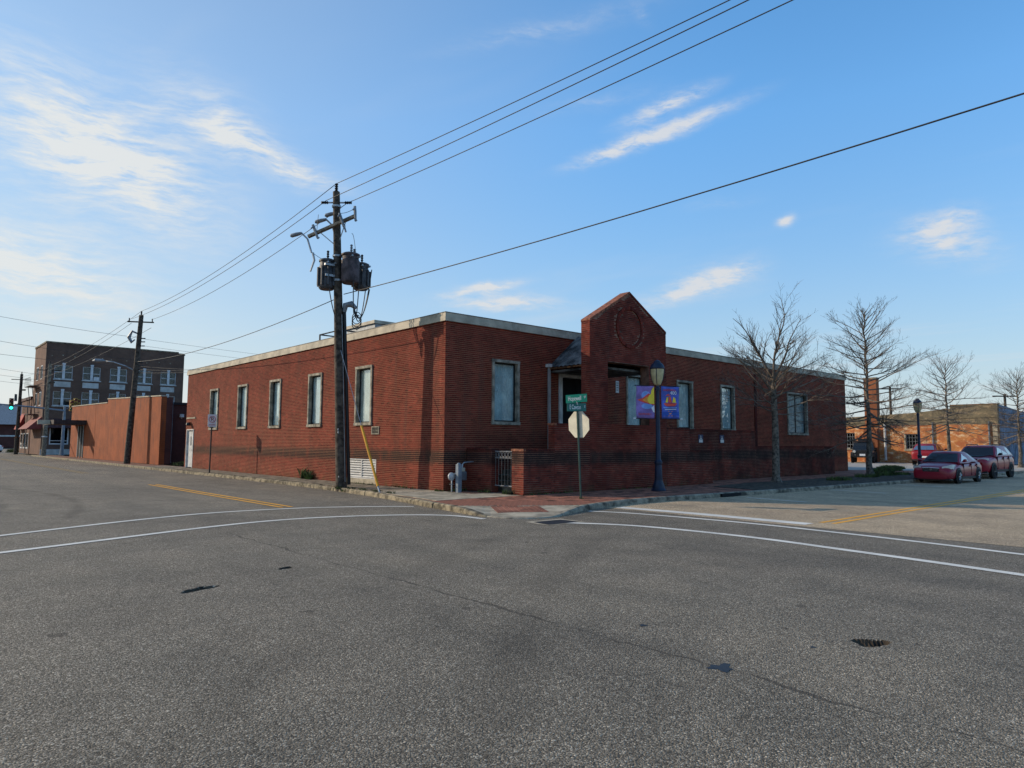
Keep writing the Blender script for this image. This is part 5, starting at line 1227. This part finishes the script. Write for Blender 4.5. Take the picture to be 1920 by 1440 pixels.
# ---------------------------------------------------------------- neighbouring buildings
M_TANB = brickwall_mat('tan_painted_brick', (.35, .085, .022), (.38, .096, .027), (.30, .078, .026), 'X', grime=.75)
M_DKRED = brickwall_mat('dark_red_brick', (.10, .032, .026), (.13, .04, .03), (.12, .06, .05), 'Y', grime=.3)
tan = thing('tan_building', 'low building with a tan painted brick side wall on the left street', 'building', (0, 0, 0))
w1 = MB().prism([(32.6, 0), (48.1, 0), (48.1, 5.12), (32.6, 4.66)], .0, .35, lambda u, v, w: (w, u, v)).prism([(48.101, 0), (63.5, 0), (63.5, 5.02), (48.101, 4.80)], .0, .34, lambda u, v, w: (w, u, v)).build('side_wall', M_TANB, tan)
MB().prism([(32.55, 4.665), (48.15, 5.125), (48.15, 5.20), (32.55, 4.74)], -.05, .40, lambda u, v, w: (w, u, v)).prism([(48.16, 4.81), (63.6, 5.025), (63.6, 5.10), (48.16, 4.88)], -.05, .40, lambda u, v, w: (w, u, v)).build('coping', M_FASCIA, tan)
MB().box(.352, 22, 33.2, 33.5, 0, 4.15).box(.352, .75, 32.61, 33.19, 0, 4.62).build('end_wall', M_DKRED, tan)
MB().box(.76, 22, 33.1, 33.55, 4.151, 4.32).build('end_parapet', M_BLACK, tan); MB().box(.36, 22, 33.56, 63, 3.9, 4.1).build('roof', M_ROOF, tan)
MB().path([(.86, 33.1, .1), (.86, 33.1, 3.3)], .07, 6).path([(.86, 33.08, 3.3), (.86, 33.08, 4.5)], .05, 6).build('downspout', M_GREYM, tan)
MB().lathe([(.05, 0), (.16, .1), (.14, .3)], (1.5, 33.05, 3.2), 10).build('security_light', M_WHITE, tan)
for y in (52.6,): MB().box(-.012, .0, y, y+.06, 0, 4.85).build('wall_joint', M_TANB, tan)
sf = MB().box(-.02, -.003, 57.2, 59.6, .1, 3.0).build('doorway', M_DARKIN, tan); MB().box(-.06, -.021, 57.1, 57.3, 0, 3.05).box(-.06, -.021, 58.3, 58.5, 0, 3.05).box(-.06, -.021, 59.5, 59.7, 0, 3.05).build('door_frame', M_GREYM, sf)
mq = MB().box(-2.6, -.005, 56.2, 61.5, 3.1, 3.5).build('marquee', pmat('marquee_brown', (.05, .035, .03), .7, var=.2), tan)
MB().box(-3.6, -2.62, 57.9, 58.1, 3.1, 3.5).build('sign_board', pmat('cream_board', (.55, .47, .33), .7, var=.1), mq)
# three-storey block at the next junction
M_BRN = brickwall_mat('brown_brick', (.155, .085, .058), (.18, .10, .07), (.16, .11, .085), 'Y', grime=.35)
M_BRNS = brickwall_mat('brown_brick_sunlit', (.17, .08, .05), (.2, .095, .06), (.2, .13, .1), 'X', grime=.3)  # redder copy of the front brick, sunlight on the side painted in
YB = 75.; b3 = thing('three_storey_building', 'dark brown three-storey brick block with paired white windows at far left', 'building', (0, 0, 0))
bays = [(-.02, 1.79), (2.8, 4.62), (5.62, 7.44), (8.45, 10.25), (11.22, 13.0)]; rows = [(8.66, 10.25), (5.60, 7.24)]
hl = [(a, b, c, d) for a, b in bays for c, d in rows]+[(-.14, 1.73, 1.16, 3.0), (4., 12., 1.0, 3.0)]
wall_core(lambda u, d, z: (u, YB+d, z), -.9, 13.9, 0, 12.75, hl, 0, .4).build('front_wall', M_BRN, b3)
MB().box(-.9, -.5, YB+.401, YB+8, 0, 12.7).build('side_wall', M_BRNS, b3); MB().box(-.499, 13.9, YB+7.6, YB+8, 0, 12.6).box(13.5, 13.9, YB+.401, YB+7.59, 0, 12.6).build('rear_walls', M_BRN, b3)
MB().box(-.499, 13.49, YB+.41, YB+7.59, 12.0, 12.2).build('roof', M_ROOF, b3)
MB().box(-.98, 13.2, YB-.06, YB+.45, 12.751, 12.9).box(13.25, 13.98, YB-.06, YB+.45, 12.5, 12.66).build('coping', M_CONC_D, b3); MB().box(-.98, -.45, YB+.46, YB+8, 12.701, 12.9).build('coping', M_CONC_D, b3)
M_W3 = pmat('white_sash', (.62, .62, .62), .6, var=.08); M_SPAN = pmat('white_spandrel', (.50, .49, .46), .7, var=.12, vs=1.5)
M_GL3 = glass_mat('far_glass', (.35, .4, .42), .04, .25, (.16, .18, .19), .3)
xf3 = lambda u, d, z: (u, YB+d, z)
for a, b in bays:
    m = (a+b)/2
    for r, (c, d) in enumerate(rows):
        w = MB(xf3).box(a, a+.07, .1, .2, c, d).box(b-.07, b, .1, .2, c, d).box(a+.07, b-.07, .1, .2, d-.07, d).box(a+.07, b-.07, .1, .2, c, c+.07).box(a+.07, b-.07, .12, .19, (c+d)/2-.03, (c+d)/2+.03).build('window', M_W3, b3)
        MB(xf3).box(m-.13, m+.13, -.04, .2, c+.01, d+.22).box(m-.17, m+.17, -.06, -.041, d+.05, d+.26).build('mullion', M_W3, w)
        MB(xf3).box(a-.08, b+.08, -.1, .12, c-.13, c-.005).build('sill', M_SPAN, w)
        for p, q in ((a+.07, m-.13), (m+.13, b-.07)):
            for z0, z1 in ((c+.07, (c+d)/2-.03), ((c+d)/2+.03, d-.07)): MB(xf3).quad((p, .16, z0), (q, .16, z0), (q, .16, z1), (p, .16, z1)).build('pane', M_GL3, w)
        MB(xf3).quad((a, .38, c), (b, .38, c), (b, .38, d), (a, .38, d)).build('shade', pmat('far_shade', (.08, .085, .09), .9), w)
        if r == 0 and abs(a-2.8) < .1: MB(xf3).box(m+.2, b-.15, -.12, .11, c+.0, c+.42).build('window_unit', M_W3, w)
    MB(xf3).box(a+.02, b-.15, -.03, .02, 7.74, 8.36).build('spandrel', M_SPAN, b3)
R = random.Random(9)
for k in range(11): MB(xf3).box(-.3+1.25*k+R.uniform(-.3, .3), -.3+1.25*k+.42, -.02, -.003, 11.15+.5*R.random(), 11.3+.45).build('tie_plate', M_CONC, b3) if False else MB(xf3).lathe([(.07, -.03), (.07, -.004)], (-.3+1.25*k+R.uniform(-.3, .3), 0, 11.3+R.uniform(-.12, .12)), 8, 'Y').build('tie_plate', M_CONC, b3)
s3 = MB(xf3).box(-.14, -.02, -.03, .15, 1.16, 3.0).box(1.61, 1.73, -.03, .15, 1.16, 3.0).box(-.019, 1.609, -.03, .15, 1.16, 1.3).box(-.019, 1.609, -.03, .15, 1.55, 1.62).build('shop_window', M_W3, b3); MB(xf3).quad((-.02, .1, 1.2), (1.61, .1, 1.2), (1.61, .1, 3.), (-.02, .1, 3.)).build('pane', M_GLASS_D, s3)
MB(xf3).quad((4, .2, 1.0), (12, .2, 1.), (12, .2, 3), (4, .2, 3)).build('pane', M_GLASS_D, s3); MB(xf3).box(-.95, 13.9, -.05, -.004, 0, .62).build('white_plinth', M_SPAN, b3)
for k in range(2):   # side windows and fire escape
    for z in (5.6, 8.66):
        ws = MB().box(-.94, -.90, YB+1.6+3*k, YB+2.9+3*k, z, z+1.6).build('window', M_W3, b3); MB().box(-.955, -.941, YB+1.7+3*k, YB+2.8+3*k, z+.1, z+1.5).build('pane', M_GLASS_D, ws)
fe_ = MB()
for z in (4.6, 7.9): fe_.box(-1.9, -.96, YB+3, YB+7, z, z+.06).path([(-1.88, YB+3, z+1), (-1.88, YB+7, z+1)], .025, 4)
for k in range(5): fe_.path([(-1.88, YB+3+k, 4.6), (-1.88, YB+3+k, 5.6)], .02, 4).path([(-1.88, YB+3+k, 7.9), (-1.88, YB+3+k, 8.9)], .02, 4)
fe_.path([(-1.6, YB+3.2, 4.6), (-1.6, YB+6.5, 7.9)], .05, 4).path([(-1.2, YB+3.2, 4.6), (-1.2, YB+6.5, 7.9)], .05, 4).build('fire_escape', M_BLACK, b3)
M_AWN = pmat('awning_red', (.26, .06, .05), .8, var=.12); M_AWND = pmat('awning_dark', (.08, .035, .035), .85, var=.15)
MB().add([(-.91, YB+.2, 4.3), (-2.3, YB+.2, 2.9), (-.91, YB+.2, 2.9), (-.91, YB+7, 4.3), (-2.3, YB+7, 2.9), (-.91, YB+7, 2.9)], [(0, 1, 2), (3, 5, 4), (0, 3, 4, 1), (1, 4, 5, 2)]).build('awning', M_AWN, b3)
MB().add([(-.9, YB-.08, 4.1), (-.9, YB-1.4, 3.05), (3.6, YB-1.4, 3.05), (3.6, YB-.08, 4.1), (-.9, YB-.08, 3.02), (3.6, YB-.08, 3.02)], [(0, 1, 2, 3), (0, 4, 1), (3, 2, 5), (1, 4, 5, 2)]).build('awning', M_AWND, b3)
# two-storey shop beyond
b4 = thing('corner_shop', 'low brick shop with a bright red awning beyond the dark three-storey building', 'building', (-.95, 83.3, 0))
MB().box(0, 8, 0, 8, 0, 6.6).build('walls', M_BRNS, b4); MB().box(-.12, 8.1, -.12, 8.1, 6.601, 6.95).build('parapet', M_AWND, b4)
MB().add([(-.01, 4.6, 5.0), (-.75, 4.6, 3.0), (-.01, 4.6, 3.0), (-.01, 7.6, 5.0), (-.75, 7.6, 3.0), (-.01, 7.6, 3.0)], [(0, 1, 2), (3, 5, 4), (0, 3, 4, 1), (1, 4, 5, 2)]).build('awning', pmat('awning_bright', (.40, .04, .03), .8, var=.08), b4)
for k in range(3): w = MB().box(-.05, -.002, .6+2.4*k, 2.2+2.4*k, .6, 2.5).build('shop_window', M_SPAN, b4); MB().box(-.06, -.051, .75+2.4*k, 2.05+2.4*k, .8, 2.4).build('pane', M_GLASS_D, w)
b5 = thing('warehouse', 'long low dark warehouse with grey roof at the far left edge', 'building', (-6, 165, 0))
MB().box(0, 40, 0, 20, 0, 5).build('walls', M_DKRED, b5); MB().prism([(-1, 5.001), (21, 5.001), (10, 9.5)], -1, 41, lambda u, v, w: (w, u, v)).build('roof', M_GREYM, b5); MB().box(2, 38, -.1, -.002, 2.4, 2.7).build('white_band', M_WHITE, b5)
# far line of bare woods at the end of the street
tw = MB(); R = random.Random(6)
for k in range(2600):
    x, y = R.uniform(-60, 60), R.uniform(215, 235); h = R.uniform(7, 13)*(.8+.2*math.sin(x*.12)); a = R.uniform(-.3, .3); b = R.uniform(0, 6.28); z = R.uniform(0, h); L = R.uniform(1., 2.6)
    tw.quad((x-.35, y, z), (x+.35, y, z), (x+.35+a*L, y+.3*math.cos(b), z+L), (x-.25+a*L, y, z+L))
tag(tw.build('far_woods', pmat('far_wood', (.11, .10, .09), .95, var=.3)), 'hazy line of bare woods at the end of the left street', 'woods', kind='stuff')
# orange brick building with a blue street front
M_ORG = brickwall_mat('orange_brick', (.60, .17, .035), (.72, .25, .055), (.60, .42, .22), 'X', grime=.35, patch=(.74, .55, .34), peel=(.42, .13, .05))
M_OLV = brickwall_mat('weathered_parapet', (.20, .16, .095), (.25, .20, .12), (.22, .18, .12), 'X', grime=.4, patch=(.33, .24, .14))
M_BLUE = pmat('blue_painted_wall', (.20, .26, .35), .8, var=.25, vs=1.2, bump=.2)
XB = 56.; ob = thing('orange_brick_building', 'weathered orange brick building with chimney and blue street front at right', 'building', (0, 0, 0))
hO = [(3.86, 4.87, 1.28, 2.64), (9.4, 10.4, 1.30, 2.78)]
wall_core(lambda u, d, z: (XB+d, u, z), -2.35, 16, 0, 3.45, hO, 0, .4).build('side_wall', M_ORG, ob)
MB().prism([(-2.35, 3.4501), (16, 3.4501), (16, 4.0), (4.5, 4.55), (1.2, 4.85), (1.19, 5.14), (-2.35, 5.14)], XB, XB+.4, lambda u, v, w: (w, u, v)).build('parapet', M_OLV, ob)
MB().prism([(-2.36, 4.06), (16, 3.42), (16, 3.55), (-2.36, 4.2)], XB-.06, XB-.002, lambda u, v, w: (w, u, v)).build('string_course', M_OLV, ob)
MB().box(XB-.01, XB+.42, -2.42, 1.19, 5.141, 5.2).build('coping', M_RUST, ob)
fb_ = MB().box(XB+.41, 85, -2.40, -2.1, 0, 4.7).prism([(XB+.41, 4.701), (85, 4.701), (85, 4.702), (XB+7, 4.8), (XB+.41, 5.12)], -2.40, -2.1, lambda u, v, w: (u, w, v)).build('street_front', M_BLUE, ob)
for k in range(30): MB().box(XB+.6+k*.6, XB+.64+k*.6, -2.43, -2.402, .2, 4.65).build('batten', M_BLUE, ob)
MB().box(XB+.41, 85, -2.09, 16, 3.3, 3.5).build('roof', M_ROOF, ob)
ch = MB().box(XB-.4, XB-.003, 7.2, 8.42, 0, 3.2).box(XB-.1, XB+.6, 7.25, 8.38, 3.46, 7.9).build('chimney', brickwall_mat('chimney_brick', (.30, .085, .03), (.36, .11, .04), (.3, .16, .09), 'X', grime=.4), ob); MB().box(XB-.16, XB+.66, 7.2, 8.43, 7.901, 8.05).build('cap', M_CONC_D, ch)
MB().path([(XB-.15, 6.6, .2), (XB-.15, 6.6, 3.6)], .11, 8).build('white_pipe', M_WHITE, ob)
for y in (2.6, -1.7): MB().path([(XB-.1, y, 1.6 if y > 0 else .2), (XB-.1, y, 3.7)], .07, 6).build('downspout', M_GREYM, ob)
MB().box(XB-.05, XB-.004, -2.3, -1.95, 0, 3.4).build('corner_quoin', M_CONC, ob)
for (a, b, c, d) in hO:
    w = MB().box(XB+.1, XB+.16, a, a+.06, c, d).box(XB+.1, XB+.16, b-.06, b, c, d).box(XB+.1, XB+.16, a+.06, b-.06, c, c+.06).box(XB+.1, XB+.16, a+.06, b-.06, d-.06, d).build('window', M_GREYM, ob)
    for k in range(1, 4): MB().box(XB+.11, XB+.15, a+(b-a)*k/4-.015, a+(b-a)*k/4+.015, c+.06, d-.06).build('glazing_bar', M_GREYM, w)
    for k in range(1, 4): MB().box(XB+.112, XB+.148, a+.06, b-.06, c+(d-c)*k/4-.015, c+(d-c)*k/4+.015).build('glazing_bar', M_GREYM, w)
    MB().quad((XB+.13, a, c), (XB+.13, b, c), (XB+.13, b, d), (XB+.13, a, d)).build('pane', M_GLASS_D, w); MB().box(XB+.38, XB+.39, a-.1, b+.1, c-.1, d+.1).build('dark_room', M_DARKIN, w)
    MB().box(XB-.08, XB+.09, a-.15, b+.15, c-.16, c-.004).build('sill', M_CONC, w); MB().box(XB-.03, XB+.08, b+.003, b+.13, c, d).build('jamb', M_CONC, w)
for (x, y, h, lab) in ((95, 6, 8.4, 'distant utility pole with crossarm above the orange brick parapet'), (88, 17.5, 9.6, 'distant utility pole seen through the bare trees beside the chimney')):
    t = thing('utility_pole', lab, 'utility pole', (x, y, 0)); MB().path([(0, 0, 0), (0, 0, h)], [.2, .15], 8).build('shaft', M_WOOD, t); MB().path([(1.1, -1.1, h-.3), (-1.1, 1.1, h-.3)], .1, 4).build('crossarm', M_WOOD, t)
# ---------------------------------------------------------------- traffic signal at the next junction
M_SIGH = pmat('signal_housing', (.025, .022, .018), .5, var=.1); M_SIGY = pmat('signal_yellow', (.50, .27, .06), .6, var=.15); M_STEEL = pmat('signal_steel', (.22, .25, .29), .45, .4, var=.12)
ts = thing('traffic_signal', 'grey steel traffic signal pole with a long mast arm showing green', 'traffic signal', (.65, 71.8, 0))
MB().path([(0, 0, -.05), (.05, 0, 5.4)], [.19, .13], 12).build('pole', M_STEEL, ts, smooth=60); MB().lathe([(.3, 0), (.3, .06), (.2, .1)], n=12).build('base_plate', M_STEEL, ts)
arm_ = MB().path([(0.05, 0, 4.9), (-3, -.1, 5.2), (-9, -.3, 5.6)], [.11, .09, .05], 8).build('mast_arm', M_STEEL, ts, smooth=60)
def head(c, ax, mat, lit=None, par=ts):
    c = Vector(c); o = MB().box(c.x-.19, c.x+.19, c.y-.14, c.y+.14, c.z-.62, c.z+.62).build('signal_head', mat, par, bevel=.03)
    for k, col in enumerate(((.18, .01, .01), (.2, .1, .01), (.01, .12, .05))):
        z = c.z+.4-.4*k
        lm = emis_mat('signal_green_lit', (.03, .95, .62), 2.6) if (lit == k and 'signal_green_lit' not in MATS) else (MATS.get('signal_green_lit') if lit == k else pmat('signal_lens_%d' % k, col, .3))
        p = MB().lathe([(.15, 0), (.13, .02)], (0, 0, 0), 14, 'Y'); p.v = [(x+c.x, c.y-.15-y*1, z_+z) for x, y, z_ in p.v]; p.build('lens', lm, o)
        v = MB()
        for a in range(9):
            a0, a1 = math.pi*a/9-.2, math.pi*(a+1)/9-.2
            v.quad((c.x+.17*math.cos(a0), c.y-.145, z+.17*math.sin(a0)), (c.x+.17*math.cos(a1), c.y-.145, z+.17*math.sin(a1)), (c.x+.17*math.cos(a1), c.y-.38, z+.17*math.sin(a1)-.03), (c.x+.17*math.cos(a0), c.y-.38, z+.17*math.sin(a0)-.03))
        v.build('visor', mat, o)
    return o
hx = head((-4.89, -.5, 5.42), None, M_SIGH, 2)
for c in ((.65, -.1, 5.5), (.98, -.2, 5.72), (1.3, .1, 5.6)): head(c, None, M_SIGY)
MB().path([(0, 0, 5.0), (.5, 0, 5.3), (1.3, .1, 5.5)], .05, 6).build('side_arm', M_STEEL, ts)
